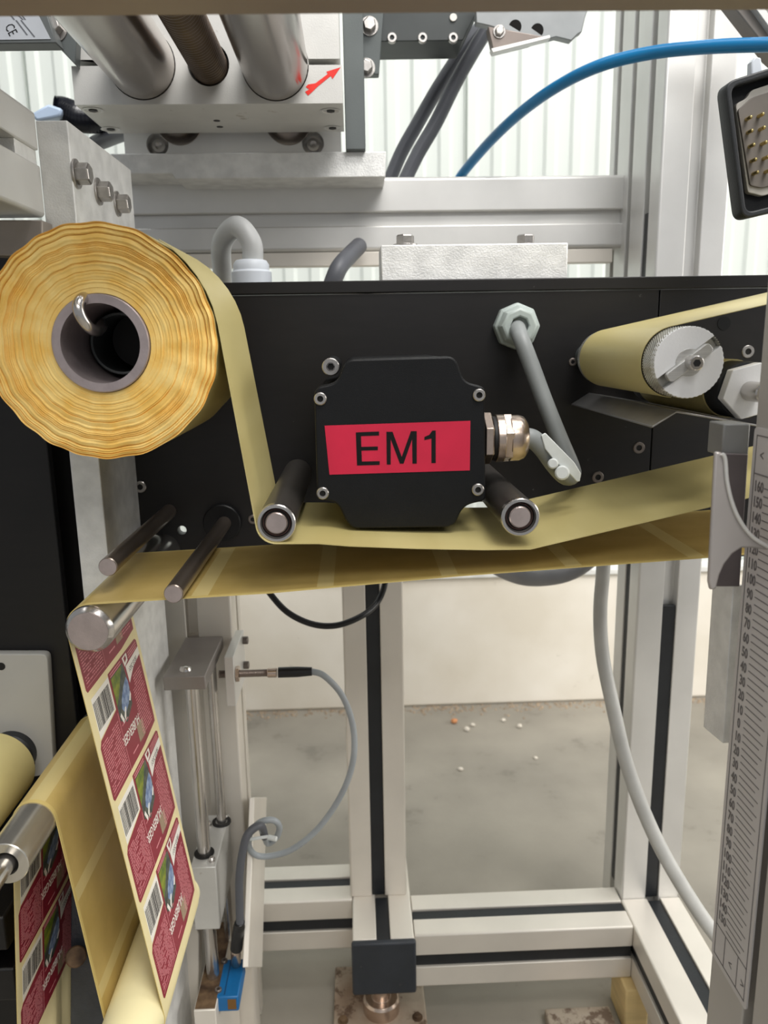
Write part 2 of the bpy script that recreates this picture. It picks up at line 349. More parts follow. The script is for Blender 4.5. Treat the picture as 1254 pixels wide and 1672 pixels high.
# upper cross beam
yb = 1.02; zt2, zb2 = 1.0580, .972
t = thing('aluminium_beam', 'horizontal aluminium beam with one long slot above the black panel', 'beam', (0, yb, zb2))
x0, x1 = -.30, at(1030, 350, yb).x; c = (yb+.04, (zt2+zb2)/2)
bm = BM(); beam(bm, 'x', x0, x1, c, section(.08, zt2-zb2, {'l': [.0055], 'r': [0], 't': [0], 'b': [0]}, .016, .011, .003)); obj('profile', bm, M_ALU, t, .0015)
bm = BM(); box(bm, (x0+.001, yb+.009, c[1]-.0055-.0078), (x1-.004, yb+.0115, c[1]-.0055+.0078)); obj('slot_floor', bm, M_ALU, t)
bm = BM(); box(bm, (x0, yb+.002, zb2-.0175), (x1-.02, yb+.02, zb2-.0005)); tag(obj('cable_duct', bm, M_ALUW, None, .001), 'narrow pale rail right underneath the horizontal aluminium beam', 'rail')

# ------------------------------------------------------------------ slide unit at the top
yk = .835; zk = 1.0897; X = lambda px, py, Y: at(px, py, Y).x; Zz = lambda px, py, Y: at(px, py, Y).z
t = thing('slide_block', 'thick milled aluminium slide block holding two big rods at the top', 'slide', (-.134, .89, zk))
s0, s1 = Zz(300, 107, yk), Zz(300, 97, yk); sl, sr = X(192, 100, yk), X(492, 100, yk); xl, xrr = -.2632, -.0045
rim = [(xl, zk), (xrr, zk), (xrr, s0), (sr, s0), (sr, s1), (xrr-.002, s1), (xrr-.002, 1.24), (xl, 1.24), (xl, s1), (sl, s1), (sl, s0), (xl, s0)]
rl, rr_, rs = at(231, 104, yk), at(449, 106, yk), at(340, 104, yk)
R_ROD = .0318; R_SCR = .0178
me = plate([rim, circ(rl.x, rl.z, R_ROD+.0006, 40), circ(rr_.x, rr_.z, R_ROD+.0006, 40), circ(rs.x, rs.z, R_SCR+.0022, 32)], .106, 0, 'block'); me.transform(Matrix.Translation((0, yk, 0)))
blk = obj('block', me, M_MILL, t, .0008)
for (px, py) in ((152, 180), (181, 211), (540, 181), (543, 209)):
    q = at(px, py, Z=zk); bm = BM(); lathe(bm, (q.x, q.y, zk+.003), (0, 0, -1), [(0, 0), (0, .0065), (.0028, .0095), (.0034, .0105), (.0034, .0085), (.0015, .006), (.0015, 0)], 24); obj('countersunk_screw', bm, M_BRUSH, t)
    bm = BM(); cyl(bm, (q.x, q.y, zk+.002), (q.x, q.y, zk-.0008), .0045, 6); obj('socket', bm, M_HOLE, t)
for (px, py) in ((354, 197), (359, 207)):
    q = at(px, py, Z=zk); bm = BM(); cyl(bm, (q.x, q.y, zk+.002), (q.x, q.y, zk-.0003), .0035, 14); obj('tapped_hole', bm, M_HOLE, t)
# arrow sticker on the block front
ar = [(498, 150), (503, 156), (510, 150), (519, 141), (540, 124), (543, 129), (556, 110), (533, 117), (535, 121), (515, 136), (503, 138), (499, 142), (505, 146)]
bm = BM(); prism(bm, px_poly(ar, yk-.0002), (0, -.0002, 0)); obj('arrow_sticker', bm, M_ARROW, t, smooth=False)['label'] = 'red arrow sticker pointing up to the right'
for c, nm, lab in ((rl, 'guide_column', 'thick polished steel rod at left of the threaded spindle'), (rr_, 'guide_column', 'thick polished steel rod at right of the threaded spindle, above the red arrow')):
    bm = BM(); cyl(bm, (c.x, .30, c.z), (c.x, .966, c.z), R_ROD, 48); tag(obj(nm, bm, M_ROD), lab, 'steel rod', 'slide rods')
bm = BM(); pr = [(0, 0), (0, R_SCR)]; y = 0
while y < .56: pr += [(y+.0006, R_SCR), (y+.0024, R_SCR-.0022), (y+.0036, R_SCR-.0022), (y+.0052, R_SCR)]; y += .0056
pr += [(.565, R_SCR), (.565, 0)]
lathe(bm, (rs.x, .30, rs.z), (0, 1, 0), pr, 32); tag(obj('lead_screw', bm, mat('oily_screw', (96, 84, 74), .35, .8, .15, 40)), 'dark threaded spindle between the two thick steel rods', 'spindle')
# carriage plate and bar below the block
y2 = .966; za = Zz(300, 250, .955)
t = thing('carriage_plate', 'grey aluminium plate with counterbored screws below the slide block', 'plate', (-.13, y2, za))
xa, xb = X(203, 235, y2), X(557, 235, y2)
h1, h2 = at(257, 236, y2), at(511, 234, y2)
me = plate([[(xa, za), (xb, za), (xb, 1.2), (xa, 1.2)], circ(h1.x, h1.z, .0125, 28), circ(h2.x, h2.z, .0125, 28)], .04, 0); me.transform(Matrix.Translation((0, y2, 0))); obj('plate', me, M_ALU, t)
for px in (292, 470):
    q = at(px, 196, y2); bm = BM(); cyl(bm, (q.x, y2-.0012, q.z), (q.x, y2+.002, q.z), .0268, 40, .0005); obj('bushing', bm, M_ROD, t)
for h in (h1, h2):
    bm = BM(); lathe(bm, (h.x, y2+.022, h.z), (0, -1, 0), [(0, 0), (0, .0126), (.003, .0126), (.003, .0075), (.016, .0075), (.0165, .007), (.0165, .004), (.010, .0038), (.010, 0)], 28); obj('cap_screw', bm, M_STEEL, t)
yc = .955; zc0 = Zz(300, 292, yc); zc1 = Zz(300, 283, yc)
bm = BM(); xs = X(283, 285, yc)
prism(bm, [(X(180, 260, yc), yc, zc1), (xs-.001, yc, zc1), (xs+.002, yc, zc0), (X(629, 270, yc), yc, zc0), (X(631, 268, yc), yc, za), (X(176, 260, yc), yc, za)], (0, .0648, 0))
tag(obj('mounting_bar', bm, M_ALUC, None, .001), 'stepped flat aluminium bar screwed along the front of the upper beam', 'bar')
# upright grey bar and bolted side plate right of the block
bm = BM(); box(bm, (X(562, 140, .945), .945, za), (X(595, 140, .945), .9545, 1.30)); box(bm, (X(562, 140, .945), .9545, za+.0), (X(595, 140, .945), .9645, 1.30))
tag(obj('upright_bar', bm, M_DARK, None, .0008), 'dark grey upright bar touching the right side of the slide block', 'bar')
t = thing('bolted_plate', 'grey plate with two hex bolts beside the dark upright bar', 'plate', (X(608, 70, .97), .97, Zz(608, 120, .97)))
bm = BM(); prism(bm, px_poly([(585, -20), (629, -20), (619, 121), (585, 122)], .968), (0, .014, 0)); obj('plate', bm, M_DARK, t, .0008)
hex_bolt('bolt', at(603, 43, .968), (0, -1, 0), .0075, t, .008); hex_bolt('bolt', at(598, 111, .968), (0, -1, 0), .0075, t, .008)
t = thing('black_box', 'dark flat box with a row of screws at the top edge', 'box', (X(700, 60, 1.0), 1.0, Zz(700, 66, 1.0)))
bm = BM(); prism(bm, px_poly([(620, -25), (800, -25), (756, 66), (620, 68)], .985), (0, .06, 0)); obj('housing', bm, mat('anthracite_box', (62, 66, 66), .5, .2), t, .001)
for px, py in ((640, 62), (690, 62), (740, 62)): socket_screw('screw', at(px, py, .985), (0, -1, 0), .0055, t, .002)
bm = BM(); cyl(bm, at(740, 29, .985), at(740, 29, .985)-Vector((0, .002, 0)), .004, 16); obj('plug', bm, M_WHITE, t)
t = thing('angle_bracket', 'grey folded angle bracket with gusset hanging at the top', 'bracket', at(850, 60, .95))
bm = BM(); prism(bm, px_poly([(775, -20), (972, -20), (955, 30), (950, 52), (944, 55), (933, 66), (908, 60), (885, 66), (800, 42), (778, 37)], .95), (0, .012, 0)); obj('bracket_plate', bm, mat('bracket_grey', (146, 149, 150), .45, .4), t, .0008)
bm = BM(); prism(bm, px_poly([(797, 43), (892, 60), (866, 70), (806, 85)], .935), (0, .015, 0)); obj('gusset', bm, mat('gusset_alu', (128, 118, 112), .4, .5), t, .0008)
bm = BM(); prism(bm, px_poly([(802, 79), (898, 57), (899, 62), (805, 86)], .925), (0, .012, 0)); obj('gusset_edge', bm, M_ALU, t, .0005)
for px, py in ((841, 44), (877, 50)):
    bm = BM(); cyl(bm, at(px, py, .9495), at(px, py, .952), .007, 20); obj('hole', bm, M_HOLE, t)
hex_bolt('bolt', at(815, 52, .935), (0, -1, 0), .005, t, .004)
# bracket at top right
t = thing('diagonal_brace', 'grey slanted brace in the top right corner', 'brace', at(1220, 40, .8))
bm = BM(); prism(bm, px_poly([(1175, -20), (1300, -20), (1300, 125), (1262, 92)], .80), (0, .02, 0)); obj('brace_plate', bm, mat('brace_grey', (138, 132, 126), .5, .3), t, .001)
bm = BM(); prism(bm, px_poly([(1210, -20), (1225, -20), (1300, 85), (1300, 105)], .792), (0, .0085, 0)); obj('flange', bm, M_ALU, t, .0005)
# top-left plate with CE sticker
yl = .80
t = thing('name_plate_box', 'grey box at top left carrying a CE sticker', 'box', at(20, 60, yl))
bm = BM(); prism(bm, px_poly([(-60, -30), (60, -30), (92, 70), (-60, 72)], yl), (0, .02, 0)); obj('housing', bm, mat('box_dark', (96, 100, 100), .5, .2), t, .001)
bm = BM(); prism(bm, px_poly([(-55, -25), (38, -25), (83, 64), (-55, 66)], yl-.0003), (0, -.0004, 0)); stk = obj('sticker', bm, mat('silver_sticker', (186, 190, 196), .4, .2), t, smooth=False)
ce = text_mesh('CE', .0125, .62, .0001); ce.transform(basis(at(7, 43, yl-.0008), (.45, 0, -1), (1, 0, .45))); obj('lettering', ce, M_INK, stk, smooth=False)
bm = BM()
for (x0, y0, x1, y1) in ((25, 33, 43, 57), (33, 33, 55, 60), (16, 24, 22, 32), (26, 22, 36, 32), (34, 24, 40, 32)):
    prism(bm, px_poly([(x0, y0), (x0+2.5, y0), (x1+2.5, y1), (x1, y1)], yl-.0009), (0, -.0001, 0))
obj('small_print', bm, mat('sticker_ink', (90, 92, 98), .6), stk, smooth=False)
t = thing('gusset_plate', 'dark grey tapered plate with one hex bolt left of the slide block', 'plate', at(95, 60, .825))
bm = BM(); prism(bm, px_poly([(50, -20), (128, -20), (123, 106), (55, 35)], .822), (0, .014, 0)); obj('plate', bm, M_DARK, t, .0008)
hex_bolt('bolt', at(88, 45, .822), (0, -1, 0), .0095, t, .010)
# near bar across the very top
yn = .36
bm = BM(); prism(bm, [at(-80, -19, yn), at(1340, -30, yn), at(1340, -120, yn), at(-80, -120, yn)], (0, .03, 0)); tag(obj('crossbar', bm, M_FRAMEN, None, .002), 'taupe bar running across the very top of the picture', 'bar')

# ------------------------------------------------------------------ left column, left profile, left panels
cx0, cx1 = -.2245, -.2018
ctop = 1.0205
t = thing('column_plate', 'tall pale aluminium column with three hex bolts behind the paper roll', 'column', (cx0, .7, 0))
bm = BM(); box(bm, (cx0, .62, 0), (cx1, .785, ctop)); obj('column', bm, M_ALUC, t, .0008)
for px, py in ((134, 283), (170, 312), (201, 332)): hex_bolt('bolt', at(px-10, py+1, X=cx1), (1, 0, 0), .0078, t, .0095)
# profile to the left (comes towards the viewer)
zp0, zp1 = Zz(68, 356, .62), Zz(58, 199, .62)+.007; xp = X(60, 280, .62)+.003; wp = .08
t = thing('aluminium_beam', 'slotted aluminium beam at the left edge ending at the bolted column', 'beam', (xp-.04, .5, zp0))
bm = BM(); hh = zp1-zp0; beam(bm, 'y', .22, .6195, (xp-wp/2, (zp0+zp1)/2), section(wp, hh, {'r': [.0045], 'l': [0], 't': [0], 'b': [0]}, .0105, .034, .002)); obj('profile', bm, M_ALU, t, .001)
qz = (zp0+zp1)/2+.0045; bm = BM(); box(bm, (xp-.0335, .582, qz-.0052), (xp-.002, .6193, qz+.0052)); obj('slot_nut', bm, M_ALUC, t, .0005)
bm = BM(); prism(bm, px_poly([(-30, 359), (69, 359), (69, 420), (-30, 416)], .60), (0, .0195, 0)); tag(obj('filler_block', bm, mat('brown_grey_alu', (150, 142, 136), .5, .4), None, .001), 'brownish grey block below the left slotted beam, above the black panel', 'block')
# black plates at left
xk = X(74, 700, .66); zk0 = Zz(40, 412, .66)
bm = BM(); box(bm, (-.46, .66, .0), (xk, .67, zk0)); tag(obj('machine_panel', bm, M_BLACK, None, .001), 'tall black side panel at the left edge behind the paper roll', 'panel')
bm = BM(); box(bm, (-.46, .70, .0), (cx0-.0015, .71, zk0)); tag(obj('machine_panel', bm, M_BLACK, None, .001), 'second black panel just behind, filling the gap beside the pale column', 'panel')
# pale plate with black flange and pale roller
yq = .65
t = thing('bearing_plate', 'light grey rounded bearing plate with a black flange at the left edge', 'plate', at(30, 1150, yq))
r2 = fillet([(at(-90, 1068, yq).x, at(-90, 1068, yq).z), (at(77, 1068, yq).x, at(77, 1068, yq).z), (at(88, 1262, yq).x, at(88, 1262, yq).z), (at(-90, 1300, yq).x, at(-90, 1300, yq).z)][::-1], [0, .006, .006, 0])
me = plate([r2], .0095, .001); me.transform(Matrix.Translation((0, yq, 0))); obj('plate', me, M_GRPLATE, t)
f = at(22, 1228, yq); bm = BM(); lathe(bm, (f.x, yq+.002, f.z), (0, -1, 0), [(0, 0), (0, .0205), (.010, .0205), (.013, .017), (.013, 0)], 36); obj('flange', bm, M_RUB, t)
bm = BM(); cyl(bm, at(51, 1246, yq)+Vector((0, .002, 0)), at(51, 1246, yq)-Vector((0, .004, 0)), .0035, 16, .0005); obj('set_screw', bm, M_HOLE, t)
bm = BM(); cyl(bm, at(2, 1088, yq)+Vector((0, .001, 0)), at(2, 1088, yq)-Vector((0, .0003, 0)), .0035, 16); obj('hole', bm, M_HOLE, t)
M_PALE = mat('pale_yellow_rubber', (214, 200, 140), .5, 0, .05, 20)
c = at(-18, 1268, .62)
bm = BM(); cyl(bm, (c.x, .36, c.z), (c.x, .636, c.z), .0328, 48, .001); tag(obj('roller', bm, M_PALE), 'pale yellow roller at the left edge in front of the grey bearing plate', 'roller')
# dark guards at bottom left
GX = at(24, 1740, .515).x-.006
t = thing('lower_guard', 'black guard channel in the bottom left corner', 'guard', at(-10, 1600, .52))
for q, (a, b) in enumerate((((-60, 1470), (30, 1470)), ((-60, 1560), (28, 1560)))):
    z1 = at(0, a[1], .56).z; bm = BM(); box(bm, (-.46, .54+.005*q, z1-.03), (GX, .659, z1)); obj('rail', bm, M_BLACK, t, .002)

# ------------------------------------------------------------------ black main panel
yp = .72; xp0 = X(213, 800, yp); xp1 = X(1330, 800, yp); zp_t = Zz(600, 480, yp); zp_b = Zz(600, 905, yp)-.012
t = thing('machine_panel', 'large black machine panel carrying the rollers and the motor box', 'panel', ((xp0+xp1)/2, yp, zp_b))
def rect(x0, y0, x1, y1, Y): a = at(x0, y0, Y); b = at(x1, y1, Y); return [(a.x, b.z), (b.x, b.z), (b.x, a.z), (a.x, a.z)]
def hole(px, py, r): c = at(px, py, yp); return circ(c.x, c.z, r, 24)
xj = X(1076, 500, yp)
slot = fillet(rect(725, 821, 850, 848, yp), .004)
slot2 = [(at(a, b, yp).x, at(a, b, yp).z) for a, b in ((242, 872), (270, 845), (276, 848), (248, 878))]
me = plate([[(xp0, zp_b), (xj-.0006, zp_b), (xj-.0006, zp_t), (xp0, zp_t)], slot, hole(297, 866, .0042), hole(272, 889, .0046), slot2], .012, .0006); me.transform(Matrix.Translation((0, yp, 0))); obj('front_plate', me, M_BLACK, t)
me = plate([[(xj+.0006, zp_b), (xp1, zp_b), (xp1, zp_t), (xj+.0006, zp_t)]], .012, .0006); me.transform(Matrix.Translation((0, yp, 0))); obj('right_plate', me, M_BLACK, t)
zlt = Zz(600, 458, yp-.002)
bm = BM(); box(bm, (X(345, 470, yp), yp-.002, zp_t+.0008), (xp1, yp+.10, zlt)); obj('top_cover', bm, M_BLACK, t, .0008)
for px, py, r in ((229, 795, .0055), (413, 848, .0045), (935, 591, .0036), (1043, 731, .0055), (976, 779, .0055), (1221, 574, .0058)):
    socket_screw('screw', at(px, py, yp), (0, -1, 0), r, t, .0012, M_SCREW if px < 400 or px > 1200 else mat('dark_screw', (120, 112, 106), .4, .6))
bm = BM(); cyl(bm, at(1182, 528, yp)+Vector((0, .002, 0)), at(1182, 528, yp)-Vector((0, .0006, 0)), .006, 20); obj('plug', bm, M_BLACKM, t)
bm = BM(); cyl(bm, at(364, 852, yp)+Vector((0, .001, 0)), at(364, 852, yp)-Vector((0, .007, 0)), .0175, 32, .001); obj('bushing', bm, M_BLACKM, t)
# aluminium block on top of the panel
yo = .735
t = thing('mounting_block', 'grey aluminium block bolted on top of the black panel', 'block', at(775, 452, yo))
bm = BM(); box(bm, (X(622, 425, yo), yo, zlt+.0003), (X(927, 425, yo), yo+.055, Zz(775, 398, yo))); obj('block', bm, M_ALUC, t, .0012)
for px in (664, 865):
    q = at(px, 398, yo); hex_bolt('bolt', (q.x, yo+.018, q.z), (0, 0, 1), .0085, t, .0085)
# grey gland and conduit on top of the panel
yg = .755; g = at(411, 457, yg)
t = thing('cable_gland', 'pale blue-grey plastic gland standing on top of the panel', 'cable gland', (g.x, yg, zlt))
bm = BM(); lathe(bm, (g.x, yg, zlt), (0, 0, 1), [(0, 0), (0, .0185), (.012, .0185), (.0125, .0165), (.018, .0165), (.022, .014), (.022, 0)], 12); obj('gland_nut', bm, M_GREYL, t, .0008)
zg = zlt+.0222
bm = BM(); tube(bm, [(g.x+.002, yg, zg), (g.x+.001, yg, zg+.016), (g.x-.012, yg+.006, zg+.03), (g.x-.030, yg+.03, zg+.018), (g.x-.038, yg+.075, zg-.006), (g.x-.044, yg+.12, zg-.03)], .0095, 18, 10); tag(obj('hose', bm, mat('pale_grey_hose', (184, 186, 186), .45)), 'pale grey hose bending out of the gland above the paper roll', 'hose')
bm = BM(); tube(bm, [at(540, 470, .93), at(553, 438, .93), at(570, 418, .96), at(586, 402, 1.0)], .010, 16, 8); tag(obj('cable', bm, M_CABD), 'short dark grey cable passing behind the panel below the upper beam', 'cable')

# ------------------------------------------------------------------ motor box EM1
ym = .55
t = thing('motor_box', 'black motor terminal box with red EM1 sticker on the black panel', 'motor', at(652, 862, ym))
lidpx = [(572, 587), (737, 582), (746, 590), (757, 623), (791, 632), (793, 817), (757, 826), (743, 856), (730, 861), (577, 863), (565, 851), (552, 821), (518, 814), (513, 640), (520, 632), (551, 625), (562, 594)]
lid = [(at(a, b, ym).x, at(a, b, ym).z) for a, b in lidpx]
rad = [.003, .004, .004, .006, .003, .003, .007, .005, .004, .004, .005, .006, .003, .003, .003, .007, .004]
cxm = sum(p[0] for p in lid)/len(lid); czm = sum(p[1] for p in lid)/len(lid)
me = plate([fillet(lid, rad, 6)], .016, .0012); me.transform(Matrix.Translation((0, ym, 0))); obj('lid', me, M_BLACKM, t)
body = [(cxm+(p[0]-cxm)*.985, czm+(p[1]-czm)*.985) for p in lid]
me = plate([fillet(body, rad, 6)], yp-ym-.0166, .001); me.transform(Matrix.Translation((0, ym+.0163, 0))); obj('housing', me, M_BLACKM, t)
for px, py in ((523, 651), (782, 645), (527, 805), (780, 799)): socket_screw('cover_screw', at(px, py, ym), (0, -1, 0), .0044, t, .0022)
q = at(540, 599, ym+.035); bm = BM(); cyl(bm, q+Vector((0, .006, 0)), q+Vector((0, .09, 0)), .0068, 20); obj('bolt_boss', bm, M_BLACKM, t)
socket_screw('flange_bolt', q+Vector((0, .006, 0)), (0, -1, 0), .0064, t, .008)
bm = BM(); prism(bm, px_poly([(530, 695), (768, 687), (767, 768), (538, 775)], ym-.0002), (0, -.0003, 0)); stk = obj('sticker', bm, M_SIGN, t, smooth=False); stk['label'] = 'red sticker reading EM1'
bm = BM(); yl2 = ym-.0006
def stroke(pts): prism(bm, px_poly(pts, yl2), (0, -.0001, 0))
stroke([(581, 706), (619, 704.5), (619, 711), (589.5, 712), (590, 729.7), (617, 729), (617, 735), (590.3, 735.7), (591, 753.6), (620, 753), (620, 759), (583, 760)])
stroke([(631, 705), (641, 705), (656, 746), (671, 704), (680.5, 704), (680.5, 757), (673.5, 757), (673, 717), (659, 757), (653, 757), (638, 717), (638, 758.5), (631.5, 758.5)])
stroke([(706, 703), (711.5, 703), (711.5, 756), (704.5, 756), (704.5, 716), (693, 718.5), (693, 713.5), (701, 710)])
obj('lettering', bm, M_INK, stk, smooth=False)
# nickel gland on the right of the box
yg2 = .583; g0 = at(792, 716, yg2)
def gx(px): return X(px, 716, yg2)
t2 = thing('cable_gland', 'shiny nickel cable gland screwed into the right side of the motor box', 'cable gland', g0)
def latx(a, prof, n, m, nm, ph=0): bm = BM(); lathe(bm, (gx(a), yg2, g0.z), (1, 0, 0), prof, n, ph); return obj(nm, bm, m, t2, .0005, n > 8)
latx(788, [(0, 0), (0, .0195), (.0055, .0195), (.0065, .018), (.0065, 0)], 6, M_NICKEL, 'hex_nut', .5)
latx(802, [(0, 0), (0, .0165), (.005, .0165), (.005, 0)], 32, M_HOLE, 'seal_ring')
latx(808, [(0, 0), (0, .0178), (.006, .0178), (.006, 0)], 32, M_NICKEL, 'collar')
latx(820, [(0, 0), (0, .0188), (.006, .0188), (.006, 0)], 6, M_NICKEL, 'hex_collar', .3)
latx(830, [(0, 0), (0, .0172), (.007, .0172), (.011, .0158), (.0135, .0125), (.0135, .0065), (.011, .006), (.011, 0)], 40, M_NICKEL, 'dome_nut')
# plastic gland on panel and the cable between them
pg = at(841, 533, yp)
t3 = thing('cable_gland', 'grey-green plastic gland on the front of the black panel', 'cable gland', pg)
bm = BM(); lathe(bm, pg+Vector((0, .0005, 0)), (0, -1, 0), [(0, 0), (0, .0205), (.011, .0205), (.012, .018), (.018, .0175), (.022, .0145), (.022, .0082), (.016, .008), (.016, 0)], 8); obj('gland_nut', bm, M_PLASTG, t3, .0012)
t4 = thing('motor_cable', 'grey cable looping between plastic gland and nickel gland, with a clear tag', 'cable', at(930, 770, .64))
cp = [(gx(846), yg2, g0.z), at(868, 716, .583), at(886, 732, .585), at(905, 758, .592), at(923, 777, .61), at(934, 776, .635), at(932, 760, .65), at(912, 712, .66), at(888, 652, .668), at(868, 598, .675), at(852, 556, .682), at(846, 540, .696), (pg.x, .712, pg.z)]
bm = BM(); tube(bm, cp, .0072, 16, 10); obj('cable', bm, mat('mid_grey_cable', (134, 138, 138), .45), t4)
bm = BM(); prism(bm, px_poly([(884, 711), (891, 707), (938, 755), (949, 773), (947, 786), (942, 787), (932, 776), (905, 752), (890, 733)], .576), (0, .0025, 0)); tg = obj('cable_tag', bm, M_TAG, t4, .0006)
bm = BM(); cyl(bm, at(918, 772, .572), at(918, 772, .590), .0055, 16, .0012); cyl(bm, at(903, 757, .574), at(903, 757, .59), .004, 16, .001); obj('tie_head', bm, M_TAG, tg)

# ------------------------------------------------------------------ paper roll
yr0, yr1 = .52, .645; rc = at(166, 561, yr0); RR = .0738; RC = .0312
t = thing('paper_roll', 'big roll of yellow liner paper with wavy edges at left', 'paper roll', (rc.x, yr0, rc.z-RR))
bm = BM(); NR, NT = 84, 220; uvr = []
for i in range(NR+1):
    r = RC+(RR-RC)*i/NR; f = (r-RC)/(RR-RC); ring = []
    lay = .0010*noise.noise(Vector((i*.9, 3, 1)))*(.3+f)+.0009*((i*7919 % 13)/13-.5)*(.3+.9*f)
    if i % 11 == 5: lay += .0016*f
    for k in range(NT):
        a = 2*math.pi*k/NT
        wv = (noise.noise(Vector((math.cos(a)*3.2, math.sin(a)*3.2, f*1.4+5)))*.0014+math.sin(21*a+1.2*math.sin(3*a)+f*2.5)*.00038)*(f**.8) if f < .999 else (noise.noise(Vector((math.cos(a)*3.2, math.sin(a)*3.2, 6.4)))*.0007+math.sin(21*a+1.2*math.sin(3*a)+2.5)*.00035)
        dy = lay+.0011*f*noise.noise(Vector((math.cos(a)*4+f*7, math.sin(a)*4, f*9)))-.0004*f*math.sin(21*a+1.2*math.sin(3*a)+f*3)
        ring.append(bm.verts.new((rc.x+(r+wv)*math.cos(a), yr0+dy, rc.z+(r+wv)*math.sin(a))))
    uvr.append(ring)
for a, b in zip(uvr, uvr[1:]):
    for k in range(NT): bm.faces.new((a[k], a[(k+1) % NT], b[(k+1) % NT], b[k]))
last = uvr[-1]; inner = uvr[0]
back = [bm.verts.new((v.co.x, yr1, v.co.z)) for v in last]; backi = [bm.verts.new((v.co.x, yr1, v.co.z)) for v in inner]
side = [bm.faces.new((last[k], last[(k+1) % NT], back[(k+1) % NT], back[k])) for k in range(NT)]
for k in range(NT): bm.faces.new((back[k], back[(k+1) % NT], backi[(k+1) % NT], backi[k])); bm.faces.new((backi[k], backi[(k+1) % NT], inner[(k+1) % NT], inner[k]))
for f in side: f.material_index = 1
o = obj('paper_layers', bm, [M_PAPERE, M_LINER], t); o.data.set_sharp_from_angle(angle=math.radians(60))
t = thing('winding_core', 'grey steel tube core inside the yellow paper roll, with bent hook', 'tube', (rc.x, yr0, rc.z))
M_CORE = mat('galvanised_tube', (172, 160, 160), .45, .6, .10, 60, .1, 500)
bm = BM(); pipe(bm, (rc.x, yr0-.003, rc.z), (rc.x, yr1+.01, rc.z), RC-.0004, RC-.0062, 56); obj('tube', bm, M_CORE, t)
bm = BM(); pipe(bm, (rc.x-.002, yr0+.05, rc.z), (rc.x-.002, yp-.0003, rc.z), .0215, .0195, 40); obj('spindle', bm, M_DARK, t)
bm = BM(); cyl(bm, (rc.x+.004, yr0+.075, rc.z+.002), (rc.x+.004, yr0+.10, rc.z+.002), .019, 40); obj('inner_hub', bm, M_HOLE, t)
bm = BM(); tube(bm, [at(160, 488, .545), at(146, 486, .530), at(134, 488, .516), at(128, 500, .511), at(133, 518, .511), at(146, 535, .516), at(158, 540, .528), at(165, 535, .545), at(168, 528, .57)], .0037, 14, 8); obj('hook', bm, M_STEEL, t)['label'] = 'bent steel wire hook'

# ------------------------------------------------------------------ webs (belts over rollers, in the XZ plane)
def v2(p): return Vector((p.x, p.z))
def belt(items, seg=10):
    """items: (centre 2-D, radius, turn) with turn +1 ccw, -1 cw; radius 0 = free point. returns polyline"""
    pts = []; prev = None; tang = []
    for (c1, r1, s1), (c2, r2, s2) in zip(items, items[1:]):
        D = c2-c1; L = D.length; k = (r1*s1-r2*s2)/L; Dh = D/L; b = math.sqrt(max(0, 1-k*k))
        p = Dh*k+Vector((Dh.y, -Dh.x))*b; tang.append((c1+p*r1*s1, c2+p*r2*s2))
    pts.append(tang[0][0])
    for i, (c, r, s) in enumerate(items[1:-1]):
        a = tang[i][1]; b = tang[i+1][0]
        if r <= 0: pts.append(a); continue
        a0 = math.atan2(*(a-c).yx); a1 = math.atan2(*(b-c).yx)
        if s > 0:
            while a1 < a0: a1 += 2*math.pi
        else:
            while a1 > a0: a1 -= 2*math.pi
        n = max(2, int(abs(a1-a0)/(math.pi/2)*seg))
        for j in range(n+1):
            q = a0+(a1-a0)*j/n; pts.append(c+Vector((math.cos(q), math.sin(q)))*r)
    pts.append(tang[-1][1]); return pts
def web_mesh(path, y0, y1, th=.0004, ny=1):
    """solid thin strip; material 0 on the left of travel, 1 on the right. UV u = metres along, v = across"""
    bm = BM(); uvl = bm.loops.layers.uv.new('UVMap'); N = len(path); rows = [[], []]; dist = [0]
    for i in range(1, N): dist.append(dist[-1]+(path[i]-path[i-1]).length)
    ys0 = y0 if callable(y0) else (lambda i: y0); ys1 = y1 if callable(y1) else (lambda i: y1)
    for i, p in enumerate(path):
        t = (path[min(i+1, N-1)]-path[max(i-1, 0)]).normalized(); nn = Vector((-t.y, t.x))
        for s, row in ((+.5, rows[0]), (-.5, rows[1])):
            q = p+nn*th*s; row.append([bm.verts.new((q.x, ys0(i), q.y)), bm.verts.new((q.x, ys1(i), q.y))])
    def face(vs, uv, mi):
        f = bm.faces.new(vs); f.material_index = mi
        for l, u in zip(f.loops, uv): l[uvl].uv = u
    for i in range(N-1):
        for k in (0, 1):
            a, b = rows[k][i], rows[k][i+1]; face((a[0], a[1], b[1], b[0]), ((dist[i], 0), (dist[i], 1), (dist[i+1], 1), (dist[i+1], 0)), k)
        for e in (0, 1): face((rows[0][i][e], rows[0][i+1][e], rows[1][i+1][e], rows[1][i][e]), ((0, 0),)*4, 1)
    return bm, dist
wy0, wy1 = .507, .645
